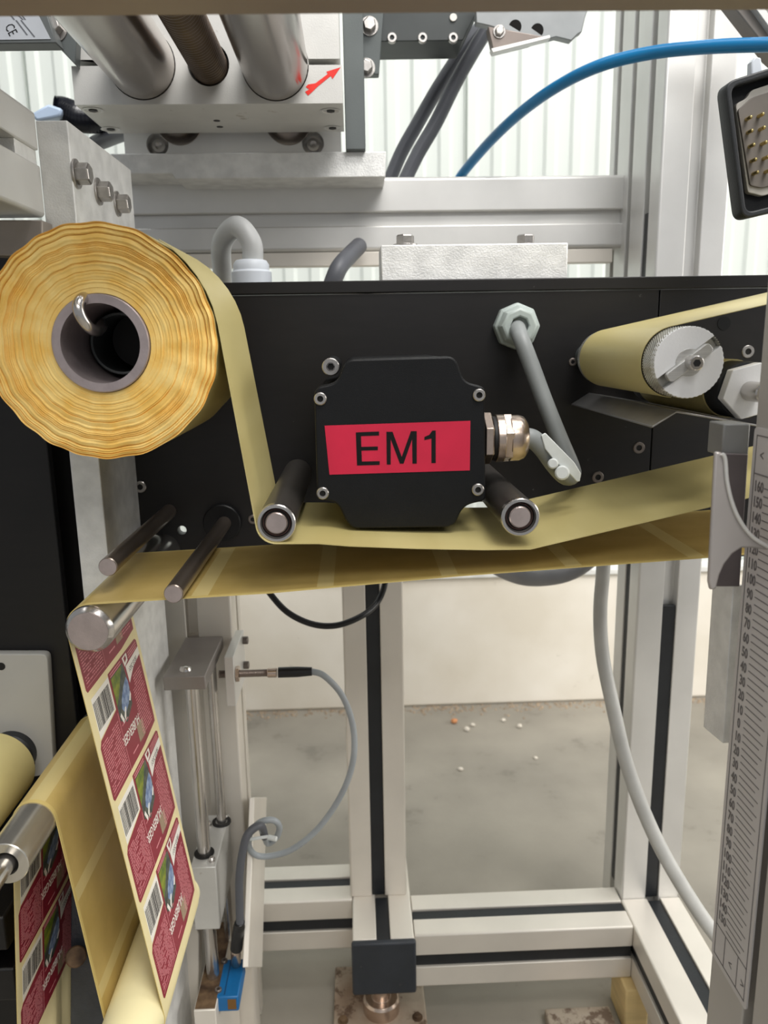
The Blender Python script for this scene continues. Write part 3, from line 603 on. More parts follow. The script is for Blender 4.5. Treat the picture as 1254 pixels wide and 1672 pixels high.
# rollers carrying the liner web
r1c, r2c = at(451, 855, .51), at(850, 845, .51); RG = .0128
for c, lab in ((r1c, 'dark guide roller with bearing end left below the motor box'), (r2c, 'dark guide roller with bearing end right below the motor box')):
    t = thing('guide_roller', lab, 'roller', (c.x, yp, c.z), 'guide rollers under the motor box')
    bm = BM(); pipe(bm, (c.x, .513, c.z), (c.x, yp-.001, c.z), RG, .0100, 48); obj('sleeve', bm, mat('dark_roller_sleeve', (92, 88, 84), .38, .7, .08, 20), t)
    bm = BM(); pipe(bm, (c.x, .510, c.z), (c.x, .516, c.z), RG+.0002, .0106, 48); obj('end_ring', bm, M_STEEL, t)
    bm = BM(); pipe(bm, (c.x, .515, c.z), (c.x, .530, c.z), .0106, .0055, 40); obj('bearing', bm, M_HOLE, t)
    bm = BM(); lathe(bm, (c.x, .5135, c.z), (0, 1, 0), [(0, .0092), (.0008, .0096), (.0016, .0092), (.0008, .0084), (0, .0092)], 32); obj('circlip', bm, mat('brown_circlip', (110, 88, 84), .4, .6), t)
    bm = BM(); cyl(bm, (c.x, .5105, c.z), (c.x, .72, c.z), .0074, 32, .0008); obj('shaft', bm, M_STEELD, t)
roll_c = (v2(rc), RR+.0013, -1)
sag = [v2(at(520, 888, .507)), v2(at(570, 892, .507)), v2(at(680, 896, .507)), v2(at(790, 898, .507)), v2(at(866, 897, .507))]
end = v2(at(1176, 824, .507)); d_ = end-sag[-1]; end2 = end+d_*1.6
st = v2(rc)+Vector((math.cos(1.0), math.sin(1.0)))*(RR+.0013)
items = [(st, 0, 1), roll_c, (v2(r1c), RG+.0003, 1)]+[(p, 0, 1) for p in sag]+[(end2, 0, 1)]
path = belt(items, 12)
bm, _ = web_mesh(path, wy0+.012, wy1)
# tail runs a touch deeper at the roll than at the rollers
for v in bm.verts:
    if v.co.y < .55: v.co.y = .5205 if v.co.z > .86 else (.5205-.0135*min(1, (.86-v.co.z)/.03) if v.co.x < r1c.x else .507)
bm2 = bm; tag(obj('liner_web', bm2, [M_LINER, M_LINER]), 'unprinted yellow liner strip running from the paper roll under both guide rollers', 'paper web')

# guide rods
for (px, py), (qx, qy), Yf, r, lab in (((176, 926), (0, 0), .533, .0066, 'bare steel guide rod, left one with nicked end above the web'), ((283, 970), (0, 0), .503, .0064, 'bare steel guide rod, right one lying across the yellow web')):
    c = at(px, py, Yf); bm = BM(); cyl(bm, (c.x, Yf, c.z), (c.x, yp, c.z), r, 32, .0007); o = obj('guide_rod', bm, mat('brown_steel_rod', (146, 134, 124), .3, .85, .1, 20)); tag(o, lab, 'rod', 'guide rods')
    bm = BM(); cyl(bm, (c.x, Yf-.0004, c.z), (c.x, Yf+.002, c.z), r-.0006, 32); obj('rod_end', bm, M_STEELD, o)
# big deflection roller
YB = .509; bc = at(144, 1031, YB); RB = .0166
t = thing('deflection_roller', 'large polished roller with flat end face turning the label web down', 'roller', (bc.x, yp, bc.z))
bm = BM(); lathe(bm, (bc.x, YB, bc.z), (0, 1, 0), [(0, 0), (0, RB-.0030), (.003, RB-.0004), (.004, RB), (.225, RB), (.225, 0)], 64); obj('roller_body', bm, M_STEEL, t)
bm = BM(); cyl(bm, (bc.x, YB-.0006, bc.z), (bc.x, YB+.002, bc.z), RB-.0034, 48); obj('end_face', bm, M_STEELD, t)
# lower rollers
YL = .468; lc = at(9, 1411, YL); RL = .0150
t = thing('lower_roller', 'polished roller on a thick steel shaft at the lower left edge', 'roller', (lc.x, .6, lc.z))
bm = BM(); pipe(bm, (lc.x, YL, lc.z), (lc.x, .6595, lc.z), RL, .0085, 56); obj('roller_body', bm, mat('polished_alu_roller', (204, 200, 190), .25, .85, .06, 20, .03, 200), t)
bm = BM(); pipe(bm, (lc.x, YL+.004, lc.z), (lc.x, YL+.012, lc.z), .0086, .0060, 32); obj('seal', bm, M_HOLE, t)
bm = BM(); cyl(bm, (lc.x, .33, lc.z), (lc.x, .6598, lc.z), .0062, 32, .0006); obj('shaft', bm, M_STEEL, t)
E0 = v2(at(268, 1652, .517)); bcen = v2(bc); WR = .00035
# right run of the label web: tangent from the big roller to E0
D = E0-bcen; L = D.length; k = (RB+WR)/L; Dh = D/L; pp = Dh*k+Vector((Dh.y, -Dh.x))*math.sqrt(1-k*k); T0 = bcen+pp*(RB+WR)
dirw = (E0-T0).normalized(); nrm = Vector((-dirw.y, dirw.x))       # nrm points right and up (label side)
RD = .0225; dcen = E0-nrm*(RD+WR)+dirw*.002
t = thing('dancer_roller', 'cream roller inside the bottom loop of the label web', 'roller', (dcen.x, .6, dcen.y))
M_CREAM = mat('cream_roller', (232, 222, 176), .5, 0, .03, 20)
bm = BM(); cyl(bm, (dcen.x, .44, dcen.y), (dcen.x, .66, dcen.y), RD, 56, .001); obj('roller_body', bm, M_CREAM, t)
bm = BM(); cyl(bm, (dcen.x, .42, dcen.y), (dcen.x, .69, dcen.y), .008, 24, .0006); obj('shaft', bm, M_STEEL, t)
lend = v2(at(35, 1960, .515))
items = [(v2(at(1300, 899, .515)), 0, 1), (v2(at(1155, 911, .515)), 0, 1), (v2(at(750, 941, .515)), 0, 1), (v2(at(440, 969, .515)), 0, 1), (bcen, RB+WR, 1), (dcen, RD+WR, -1), (v2(lc), RL+WR, 1), (lend, 0, 1)]
path = belt(items, 12)
LP = (v2(at(137, 1135, .515))-v2(at(185, 1314, .515))).length        # label pitch
# backing material: pale liner in the gaps, browner where a label shows through
mb = mat('web_backing', (196, 171, 106), .42, 0, .06, 30, .03, 300, rgb2=(184, 159, 94))
nt = mb.node_tree; N = nt.nodes; Lk = nt.links; b = N['Principled BSDF']; src = b.inputs['Base Color'].links[0].from_socket
uv = N.new('ShaderNodeTexCoord'); sx = N.new('ShaderNodeSeparateXYZ'); Lk.new(uv.outputs['UV'], sx.inputs[0])
def math_(op, a, v):
    n = N.new('ShaderNodeMath'); n.operation = op; Lk.new(a, n.inputs[0])
    if isinstance(v, (int, float)): n.inputs[1].default_value = v
    else: Lk.new(v, n.inputs[1])
    return n.outputs[0]
U0 = (v2(at(1300, 899, .515))-v2(at(1142, 912, .515))).length
md = math_('LESS_THAN', math_('FRACT', math_('DIVIDE', math_('ADD', sx.outputs[0], LP*10-U0+.0055), LP), 0), .0115/LP)
vv = math_('LESS_THAN', math_('ABSOLUTE', math_('SUBTRACT', sx.outputs[1], .5), 0), .475)
md = math_('MAXIMUM', md, math_('SUBTRACT', 1.0 if False else vv, 1.0)) if False else md
mx = N.new('ShaderNodeMix'); mx.data_type = 'RGBA'; Lk.new(md, mx.inputs[0]); Lk.new(src, mx.inputs[6]); mx.inputs[7].default_value = (*lin((208, 190, 132)), 1)
mx2 = N.new('ShaderNodeMix'); mx2.data_type = 'RGBA'; Lk.new(vv, mx2.inputs[0]); mx2.inputs[6].default_value = (*lin((206, 184, 116)), 1); Lk.new(mx.outputs[2], mx2.inputs[7])
Lk.new(mx2.outputs[2], b.inputs['Base Color'])
# travel goes right -> left over the big roller: the right-hand side of travel is the top (backing)
bm, dist = web_mesh(path, .5155, .65, .0005)
web = tag(obj('label_web', bm, [M_LINERF, mb]), 'yellow web carrying burgundy food labels, winding over the lower rollers', 'label web')

# ---- labels: local x from the far edge to the near edge, local y along the web (downwards)
LW = .1335; LL = LP*.945
def P2(t_, s_): return ((1-t_)*LW, s_*LL)
def flat(bm, pts, z, th=.00008):
    prism(bm, [(*P2(*p), z) for p in pts], (0, 0, th))
def label_parts(smin=0.0, seed=0):
    rnd = random.Random(5); parts = []
    def clip(pts):
        out = []
        for i, p in enumerate(pts):
            q = pts[(i+1) % len(pts)]; ip, iq = p[1] >= smin, q[1] >= smin
            if ip: out.append(p)
            if ip != iq: f = (smin-p[1])/(q[1]-p[1]); out.append((p[0]+(q[0]-p[0])*f, smin))
        return out
    def grp(name, polys, m, z):
        bm = BM(); n = 0
        for p in polys:
            c = clip(p)
            if len(c) >= 3: flat(bm, c, z); n += 1
        if n: parts.append((name, bm, m))
        else: bm.free()
    red = [(.375, .0), (.93, .0), (.955, .03), (.96, .9), (.955, .96), (.68, 1.0), (.42, 1.0), (.06, 1.0), (.045, .97), (.045, .47), (.075, .42), (.375, .36)]
    grp('label', [red], M_RED, .00005)
    grp('barcode_field', [[(.075, .02), (.37, .02), (.37, .345), (.075, .405)]], M_WHITE, .00005)
    bars = []; x = .085
    while x < .345:
        wd = rnd.choice((.004, .004, .008, .012)); bars.append([(x, .07), (x+wd, .07), (x+wd, .33), (x, .335)]); x += wd+rnd.choice((.005, .005, .009))
    grp('barcode', bars, M_INK, .00014)
    grp('label_picture', [[(.40, .06), (.63, .06), (.655, .32), (.64, .50), (.50, .59), (.40, .50)]], M_DKP, .00014)
    grp('picture_green', [[(.40, .07), (.60, .07), (.47, .27), (.40, .35)]], M_GREEN, .00022)
    grp('picture_blue', [[(.46, .42), (.49, .34), (.56, .26), (.63, .21), (.652, .27), (.64, .38), (.58, .46), (.50, .50)]], M_BLUEP, .00024)
    grp('picture_white', [[(.41, .46), (.43, .44), (.46, .53), (.44, .56)], [(.47, .51), (.51, .44), (.53, .45), (.48, .56)], [(.60, .44), (.645, .37), (.65, .41), (.62, .46)]], M_WHITE, .00026)
    grp('date_panel', [[(.67, .13), (.955, .10), (.955, .185), (.80, .22), (.68, .31)]], M_WHITE, .00014)
    grp('seal', [[(.64, .02), (.73, .02), (.73, .10), (.66, .125)]], M_WHITE, .00014)
    grp('seal_mark', [[(.665, .04), (.705, .03), (.71, .07), (.675, .09)]], M_RED, .0002)
    grp('gold_field', [[(.62, .74), (.745, .74), (.745, .92), (.62, .92)]], M_GOLD, .00014)
    ln = []
    s_ = .29
    while s_ < .9:
        x0 = .70+rnd.random()*.01+(.05 if s_ < .4 else 0); x1 = .93-rnd.random()*.03; x = x0
        while x < x1:
            w_ = min(.02+.05*rnd.random(), x1-x); ln.append([(x, s_), (x+w_, s_), (x+w_, s_+.012), (x, s_+.012)]); x += w_+.008
        s_ += .03
    for s_ in (.035, .06, .085): ln.append([(.75, s_), (.93, s_-.005), (.93, s_+.006), (.75, s_+.011)])
    for s_ in (.018, .045): ln.append([(.40, s_), (.60, s_), (.60, s_+.012), (.40, s_+.012)])
    s_ = .46
    while s_ < .94:
        x = .07
        while x < .355:
            w_ = min(.015+.05*rnd.random(), .36-x)
            if rnd.random() < .9: ln.append([(x, s_), (x+w_, s_), (x+w_, s_+.010), (x, s_+.010)])
            x += w_+.008
        s_ += .027
    ln.append([(.405, .55), (.52, .55), (.52, .56), (.405, .56)]); ln.append([(.47, .90), (.58, .90), (.58, .915), (.47, .915)]); ln.append([(.65, .67), (.72, .67), (.72, .68), (.65, .68)])
    grp('text_lines', ln, M_PINK, .00018)
    fr = [[(.378, .40), (.383, .40), (.383, .99), (.378, .99)], [(.065, .955), (.36, .955), (.36, .96), (.065, .96)]]
    grp('rule_lines', fr, M_PINK, .0002)
    me = text_mesh('HUBERGER', .0112, .80, .00004, 'CENTER', .0001); x, y = P2(.53, .655); me.transform(Matrix.Translation((x, y, .00022))); parts.append(('lettering', me, M_WHITE))
    if smin < .2:
        me = text_mesh('18.03.2021', .0058, .95, .00003, 'CENTER'); x, y = P2(.80, .165); me.transform(Matrix.Translation((x, y, .00024)) @ Matrix.Rotation(.10, 4, 'Z')); parts.append(('date_lettering', me, M_INK))
    return parts
def build_label(smin=0):
    parts = label_parts(smin); lab = obj('label', parts[0][1], parts[0][2], None, smooth=False); kids = []
    for nm, bm, m in parts[1:]: kids.append(obj(nm, bm, m, None, smooth=False))
    return lab, kids
def place_label(lab, kids, M, copy=True):
    l2 = lab.copy() if copy else lab
    if copy: COL.objects.link(l2)
    l2.parent = web; l2.matrix_world = M
    for k_ in kids:
        k2 = k_.copy() if copy else k_
        if copy: COL.objects.link(k2)
        k2.parent = l2; k2.matrix_local = Matrix.Identity(4)
        if k2.name.startswith('text_lines'): k2['kind'] = 'stuff'
full = build_label(); used = False
def run_matrix(origin, d):  # far edge, label start
    o3 = Vector((origin.x, .649, origin.y)); return basis(o3, (0, -1, 0), (d.x, 0, d.y))
s_first = (v2(at(141, 1150, .515))-T0).dot(dirw)
sf = 0.0
for i in range(3):
    org = T0+dirw*(s_first+LP*i)+nrm*.00028
    place_label(*full, run_matrix(org, dirw), copy=i > 0)
cut = max(.02, 1-(s_first-.004)/LP+.03)
part_lab = build_label(.56)
place_label(*part_lab, run_matrix(T0+dirw*(s_first-LP)+nrm*.00028, dirw), copy=False)
# run on the left of the lower roller (labels face right)
lcc = v2(lc); D = lend-lcc; L = D.length; k = (RL+WR)/L; Dh = D/L; pp = Dh*k+Vector((Dh.y, -Dh.x))*math.sqrt(1-k*k); T1 = lcc+pp*(RL+WR)
d1 = (lend-T1).normalized(); n1 = Vector((-d1.y, d1.x))
place_label(*full, run_matrix(T1+d1*.045+n1*.00028, d1)); place_label(*part_lab, run_matrix(T1+d1*(.045-LP)+n1*.00028, d1))
if (lend-T1).length > .045+2*LP: place_label(*full, run_matrix(T1+d1*(.045+LP)+n1*.00028, d1))
# dark bracket between both runs
t = thing('dark_bracket', 'dark bracket with a steel bolt between the lower web runs', 'bracket', at(120, 1650, .6))
yd = .592
bm = BM(); prism(bm, px_poly([(116, 1450), (175, 1450), (185, 1740), (114, 1740)], yd), (0, .016, 0)); obj('plate', bm, mat('dark_slate_plate', (58, 62, 70), .5, .2, .15, 60, .3, 300), t, .001)
bm = BM(); cyl(bm, at(124, 1562, yd+.002), at(124, 1562, yd-.012), .0085, 24, .001); obj('bolt', bm, M_RUST, t)

# ------------------------------------------------------------------ knurled roller, its web, small roller, guide sheet
yk0, yk1 = .50, .67; kc = at(1125, 592, yk0); RK = .0222
t = thing('knurled_roller', 'knurled aluminium draw roller with slotted white end face at right', 'roller', (kc.x, yk1, kc.z))
bm = BM(); lathe(bm, (kc.x, yk0+.006, kc.z), (0, 1, 0), [(0, 0), (0, RK-.0006), (.0006, RK-.0001), (.17, RK-.0001), (.17, 0)], 96)
ck = mat('knurled_alu', (196, 194, 186), .35, .8, .1, 60)
nt = ck.node_tree; N = nt.nodes; Lk = nt.links; b = N['Principled BSDF']
obj('roller_body', bm, ck, t)
# diamond knurl: crossing grooves as real geometry on the front and rear bands
bm = BM(); nk = 84
for (ya, yb_) in ((yk0+.0008, yk0+.021), (yk1-.006, yk1+.004)):
    rows = int((yb_-ya)/.0017); dyk = (yb_-ya)/rows
    for j in range(rows):
        for i in range(nk):
            a = 2*math.pi*(i+.5*(j % 2))/nk; da = 2*math.pi/nk*.5; y = ya+(j+.5)*dyk
            def pt(aa, yy, r): return bm.verts.new((kc.x+r*math.cos(aa), yy, kc.z+r*math.sin(aa)))
            v = [pt(a-da, y, RK-.0001), pt(a, y-dyk*.95, RK-.0001), pt(a+da, y, RK-.0001), pt(a, y+dyk*.95, RK-.0001)]; c = pt(a, y, RK+.0007)
            for q in range(4): bm.faces.new((v[q], v[(q+1) % 4], c))
o = obj('knurl', bm, ck, t, smooth=False); o['kind'] = 'stuff'
# slotted end disc
ang = math.radians(37); ca, sa = math.cos(ang), math.sin(ang); hw = .0040
M_ENDF = mat('bright_end_face', (240, 240, 240), .45, .1, .03, 40, .05, 600)
for sgn in (1, -1):
    a0 = math.asin(hw/RK); pts = []
    for j in range(41):
        a = a0+(math.pi-2*a0)*j/40; rr = RK+(.0004 if j % 2 else 0); pts.append((rr*math.cos(a), rr*math.sin(a)*1.0))
    pts2 = [(x_*ca-y_*sgn*sa, x_*sa+y_*sgn*ca) for x_, y_ in pts]
    hubc = [(x_, y_) for x_, y_ in pts2]
    me = plate([hubc if sgn > 0 else hubc[::-1]], .0065, .0003); me.transform(Matrix.Translation((kc.x, yk0, kc.z))); obj('end_face', me, M_ENDF, t)
bm = BM(); cyl(bm, (kc.x, yk0-.0006, kc.z), (kc.x, yk0+.004, kc.z), .0088, 32, .0003); obj('hub', bm, M_BRUSH, t)
key = fillet([(-.0165, -.0034), (.0165, -.0034), (.0165, .0034), (-.0165, .0034)], .0034, 6); key = [(x_*ca-y_*sa, x_*sa+y_*ca) for x_, y_ in key]
me = plate([key], .0045, .0004); me.transform(Matrix.Translation((kc.x-.001, yk0-.004, kc.z))); obj('key_bar', me, M_BRUSH, t)
bm = BM(); cyl(bm, (kc.x, yk0-.012, kc.z), (kc.x, yk0-.002, kc.z), .0046, 28, .0006); obj('stud', bm, M_STEEL, t)
bm = BM(); cyl(bm, (kc.x, yk0-.0124, kc.z), (kc.x, yk0-.010, kc.z), .0024, 6); obj('socket', bm, M_HOLE, t)
bm = BM(); cyl(bm, (kc.x, yk1, kc.z), (kc.x, yp+.002, kc.z), .012, 28); obj('shaft', bm, M_DARK, t)
near_pt = v2(at(1240, 501, .5215)); far = near_pt+(near_pt-v2(kc)-Vector((-.006, .0218)))*1.4; startb = v2(kc)+Vector((0.012, -.030))
path = belt([(far, 0, 1), (v2(kc), RK+.0012, 1), (v2(kc)+Vector((.06, -.0215)), 0, 1)], 16)
# keep the wrap on the roller only: cut the path where it reaches the underside
pc = [];
for p in path:
    pc.append(p)
    if p.x > kc.x-.002 and p.y < kc.z-RK*.9: break
bm, _ = web_mesh(pc, yk0+.0215, yk1-.006, .0004); tag(obj('draw_web', bm, [M_LINER, M_LINER]), 'pale liner strip coming from upper right and wrapping the knurled roller', 'paper web')
# small roller
YS = .53; sc = at(1222, 638, YS-.005)
t = thing('pressure_roller', 'small black-rimmed pressure roller with hex end, right of the knurled roller', 'roller', (sc.x, yp, sc.z))
bm = BM(); lathe(bm, (sc.x, YS, sc.z), (0, 1, 0), [(0, 0), (0, .0185), (.0015, .0195), (.17, .0195), (.17, 0)], 48); obj('rubber_body', bm, M_RUB, t)
bm = BM(); lathe(bm, (sc.x, YS-.009, sc.z), (0, 1, 0), [(0, 0), (0, .0195), (.0085, .0195), (.0085, 0)], 6, .25); obj('hex_plate', bm, M_ENDF, t, .0006, False)
bm = BM(); cyl(bm, (sc.x-.001, YS-.030, sc.z), (sc.x-.001, YS-.004, sc.z), .0066, 32, .0008); obj('shaft', bm, M_STEEL, t)
bm = BM(); lathe(bm, (sc.x, YS+.02, sc.z), (0, 1, 0), [(0, .0196), (0, .0205), (.13, .0205), (.13, .0196), (0, .0196)], 40); obj('paper_wrap', bm, M_LINER, t)
bm = BM(); cyl(bm, (sc.x, YS+.168, sc.z), (sc.x, yp+.002, sc.z), .011, 24); obj('axle', bm, M_DARK, t)
pts = [at(1065, 696, .52), at(1105, 671, .52), at(1240, 694, .52)]; th = Vector((0, 0, -.0012))
bm = BM(); prism(bm, [pts[0], pts[1], pts[2], pts[2]+th, pts[1]+th, pts[0]+th], (0, .2005, 0)); tag(obj('guide_sheet', bm, mat('grey_steel_sheet', (178, 176, 174), .35, .7), None, .0003), 'bent sheet metal guide plate below the knurled roller', 'guide plate')

# ------------------------------------------------------------------ ruler post at the right edge
yu = .45; xu = X(1160, 1570, yu)
t = thing('ruler_post', 'upright post at the right edge with a long printed scale', 'scale post', (xu+.02, yu-.05, 0))
bm = BM(); beam(bm, 'z', .0, 1.10, (xu+.03, yu-.05), section(.06, .10, {'l': [0], 'b': [0], 't': [0], 'r': [0]}, .011, .014)); obj('profile', bm, M_POST, t, .0012)
zs1 = at(1226, 695, X=xu).z; zs0 = at(1162, 1552, X=xu).z; ya, yb_ = yu-.050, yu-.0025; xs_ = xu-.0013
me = plate([fillet([(ya, zs0), (yb_, zs0), (yb_, zs1), (ya, zs1)], .003)], .0011, 0); me.transform(Matrix(((0, -1, 0, xs_+.0012), (1, 0, 0, 0), (0, 0, 1, 0), (0, 0, 0, 1)))); sc_ = obj('scale_face', me, M_RULERB, t, smooth=False)
bm = BM()
def lineYZ(y0, z0, y1, z1): box(bm, (xs_-.0001, min(y0, y1), min(z0, z1)), (xs_+.0001, max(y0, y1), max(z0, z1)))
fy0, fy1, fz0, fz1 = ya+.003, yb_-.0035, zs0+.004, zs1-.004; lw_ = .0007
lineYZ(fy0, fz0, fy0+lw_, fz1); lineYZ(fy1-lw_, fz0, fy1, fz1); lineYZ(fy0, fz0, fy1, fz0+lw_); lineYZ(fy0, fz1-lw_, fy1, fz1)
za_ = at(1219, 768, X=xu).z; lineYZ(fy0, za_, fy1, za_+lw_)
zb_ = at(1172, 1505, X=xu).z; lineYZ(fy0, zb_, fy1, zb_+lw_); lineYZ(yb_-.017, fz0, yb_-.0163, zb_); lineYZ(yb_-.034, fz0, yb_-.0333, zb_)
marks = [(160, 785)]; z160 = at(1215, 785, X=xu).z; z0_ = at(1189, 1160, X=xu).z; step = (z160-z0_)/160
k_ = 165
while True:
    z = z0_+step*k_
    if z < zb_+.004: break
    if z < za_-.004:
        ln_ = .023 if k_ % 10 == 0 else (.019 if k_ % 5 == 0 else .017)
        if k_ % 5 == 0 or k_ % 1 == 0 and k_ % 2.5 == 0: lineYZ(yb_-.0165-ln_, z-.00028, yb_-.0165, z+.00028)
    k_ -= 2.5
obj('scale_lines', bm, M_RULERI, sc_, smooth=False)
# numbers
me_all = bmesh.new()
kk = 160
while True:
    z = z0_+step*kk
    if z < zb_+.006: break
    m_ = text_mesh(str(abs(kk)), .0088, .80, .00005, 'CENTER', .0002); m_.transform(basis((xs_-.0001, yb_-.0105, z-.003), (0, -1, 0), (0, 0, 1))); me_all.from_mesh(m_); bpy.data.meshes.remove(m_); kk -= 10
for (py, dy, s_) in ((738, .011, '<'), (0, .025, '<'), (1, .041, '>')):
    z = at(1225, 738, X=xu).z if py == 738 else (fz0+zb_)/2-.002
    m_ = text_mesh(s_, .009, .9, .00005, 'CENTER'); m_.transform(basis((xs_-.0001, yb_-dy, z-.003), (0, -1, 0), (0, 0, 1))); me_all.from_mesh(m_); bpy.data.meshes.remove(m_)
obj('scale_numbers', me_all, M_RULERI, sc_, smooth=False)
# pointer bracket in front
yz = .445
t = thing('pointer_bracket', 'grey sheet metal pointer bracket with curved cut-outs beside the scale', 'bracket', at(1190, 850, yz))
bm = BM(); o2 = [(1168, 738), (1178, 738), (1184, 748), (1187, 785), (1195, 820), (1208, 850), (1228, 876), (1256, 893), (1256, 899), (1228, 895), (1211, 895), (1196, 905), (1183, 922), (1175, 940), (1170, 962), (1160, 964), (1157, 950)]
ed = px_poly(o2, .412); prism(bm, ed, (0, .003, 0)); obj('pointer_plate', bm, M_BRK, t, .0012)
bm = BM(); tube(bm, px_poly([(1179, 741), (1184, 750), (1187, 785), (1195, 820), (1208, 850), (1228, 876), (1254, 893)], .4115), .0011, 10, 6); obj('folded_edge', bm, M_ALU, t)
bm = BM(); prism(bm, px_poly([(1176, 740), (1222, 742), (1208, 958), (1166, 958)], .452), (0, .004, 0)); obj('rear_leaf', bm, mat('dull_rear_leaf', (104, 96, 96), .5, .3), t, .0006)
bm = BM(); prism(bm, px_poly([(1182, 692), (1226, 692), (1222, 745), (1178, 745)], .456), (0, .02, 0)); obj('clamp_block', bm, mat('clamp_grey', (142, 142, 140), .5, .3), t, .001)
xf = at(1190, 1100, Y=.47).x
bm = BM(); zc = at(1163, 960, Y=.505).z; prism(bm, [at(1197, 955, X=xu), at(1180, 1214, X=xu), at(1148, 1187, X=xu), at(1163, 955, X=xu)], (.006, 0, 0)); tag(obj('flat_bar', bm, M_ALUC, None, .0006), 'rough flat metal bar with slanted end behind the scale post', 'bar')

# ------------------------------------------------------------------ multi-pin connector at top right
yx = .62
t = thing('connector', 'black multi-pin machine connector with brass pins at the right edge', 'connector', at(1225, 230, yx))
def pz(pts, Y): return [(at(a, b, Y).x, at(a, b, Y).z) for a, b in pts]
outer = fillet(pz([(1184, 134), (1290, 100), (1330, 330), (1212, 358)], yx), .008, 6); inn = fillet(pz([(1194, 142), (1284, 114), (1318, 322), (1219, 347)], yx), .006, 6)
me = plate([outer, inn[::-1]], .016, .0012); me.transform(Matrix.Translation((0, yx, 0))); obj('shell', me, M_RUB, t)
me = plate([fillet(pz([(1187, 137), (1288, 103), (1328, 327), (1215, 355)], yx), .007)], .003, 0); me.transform(Matrix.Translation((0, yx+.0135, 0))); obj('back_wall', me, M_BLACKM, t)
ins = fillet(pz([(1197, 172), (1215, 163), (1222, 150), (1290, 128), (1312, 300), (1240, 322), (1228, 318), (1217, 316)], yx+.012), .003)
me = plate([ins], .006, .0006); me.transform(Matrix.Translation((0, yx+.008, 0))); obj('insert', me, mat('beige_grey_plastic', (176, 172, 164), .5), t)
ins = fillet(pz([(1202, 181), (1226, 160), (1290, 140), (1310, 290), (1240, 308), (1222, 304)], yx+.009), .002)
me = plate([ins], .003, .0004); me.transform(Matrix.Translation((0, yx+.006, 0))); obj('pin_field', me, mat('brown_grey_plastic', (104, 98, 92), .5), t)
for px, py in ((1226, 191), (1228, 213), (1231, 236), (1234, 260), (1237, 281), (1246, 186), (1248, 208), (1251, 232), (1254, 256), (1257, 278)):
    q = at(px, py, yx-.001); bm = BM(); lathe(bm, q+Vector((0, .008, 0)), (0, -1, 0), [(0, 0), (0, .0014), (.008, .0014), (.009, .0008), (.0092, 0)], 12); obj('pin', bm, M_BRASS, t)
bm = BM(); prism(bm, px_poly([(1227, 130), (1228, 100), (1234, 92), (1243, 94), (1245, 112), (1247, 128)], yx+.006), (0, .008, 0)); obj('latch', bm, M_GREYL, t, .001)
bm = BM(); box(bm, (X(1300, 200, .64), yx+.0155, Zz(1300, 290, .64)), (X(1360, 200, .64), yx+.05, Zz(1300, 170, .64))); obj('hood', bm, M_RUB, t, .002)
# ------------------------------------------------------------------ hoses and cables
bm = BM(); tube(bm, [at(745, 300, 1.13), at(757, 281, 1.12), at(800, 231, 1.05), at(850, 184, .98), at(910, 141, .92), at(980, 107, .87), at(1060, 87, .84), at(1150, 77, .80), at(1254, 73, .76), at(1340, 73, .72)], .0062, 16, 10); tag(obj('air_tube', bm, M_BLUET), 'blue pneumatic tube arching across the upper right', 'tube')
for i, (pts, lab) in enumerate(((((788, 40), (752, 88), (714, 146), (680, 205), (655, 250), (634, 300)), 'dark grey flat cable behind, left one of the slanting pair'), (((800, 40), (775, 80), (745, 133), (712, 200), (683, 250), (656, 305)), 'dark grey flat cable in front, right one of the slanting pair'))):
    Yc = 1.08-.03*i
    bm = BM(); tube(bm, [at(a, b, Yc) for a, b in pts], .0125, 14, 8, .7); tag(obj('flat_cable', bm, M_CABD), lab, 'cable', 'slanting flat cables')
bm = BM(); tube(bm, [at(700, 840, .95), at(780, 905, .95), at(840, 938, .96), at(890, 943, .97), at(940, 930, .98), at(990, 890, 1.0)], .011, 16, 10); tag(obj('sagging_hose', bm, mat('grey_hose', (140, 140, 142), .45)), 'grey hose sagging just below the yellow web at right', 'hose')
bm = BM(); tube(bm, [at(985, 860, .80), at(985, 925, .80), at(980, 1000, .80), at(984, 1070, .79), at(1000, 1150, .77), at(1024, 1250, .75), at(1062, 1350, .73), at(1110, 1440, .71), at(1175, 1535, .69), at(1260, 1620, .67)], .0075, 18, 10); tag(obj('thick_cable', bm, mat('pale_grey_cable', (186, 186, 182), .42)), 'thick pale grey cable hanging in front of the right corner post', 'cable')
bm = BM(); tube(bm, [at(415, 930, .84), at(440, 968, .84), at(470, 1000, .83), at(510, 1019, .83), at(550, 1021, .83), at(590, 1006, .84), at(615, 985, .86), at(628, 955, .87), at(632, 910, .88)], .0035, 14, 10); tag(obj('black_cable', bm, M_CABB), 'thin black cable looping below the web in front of the centre post', 'cable')
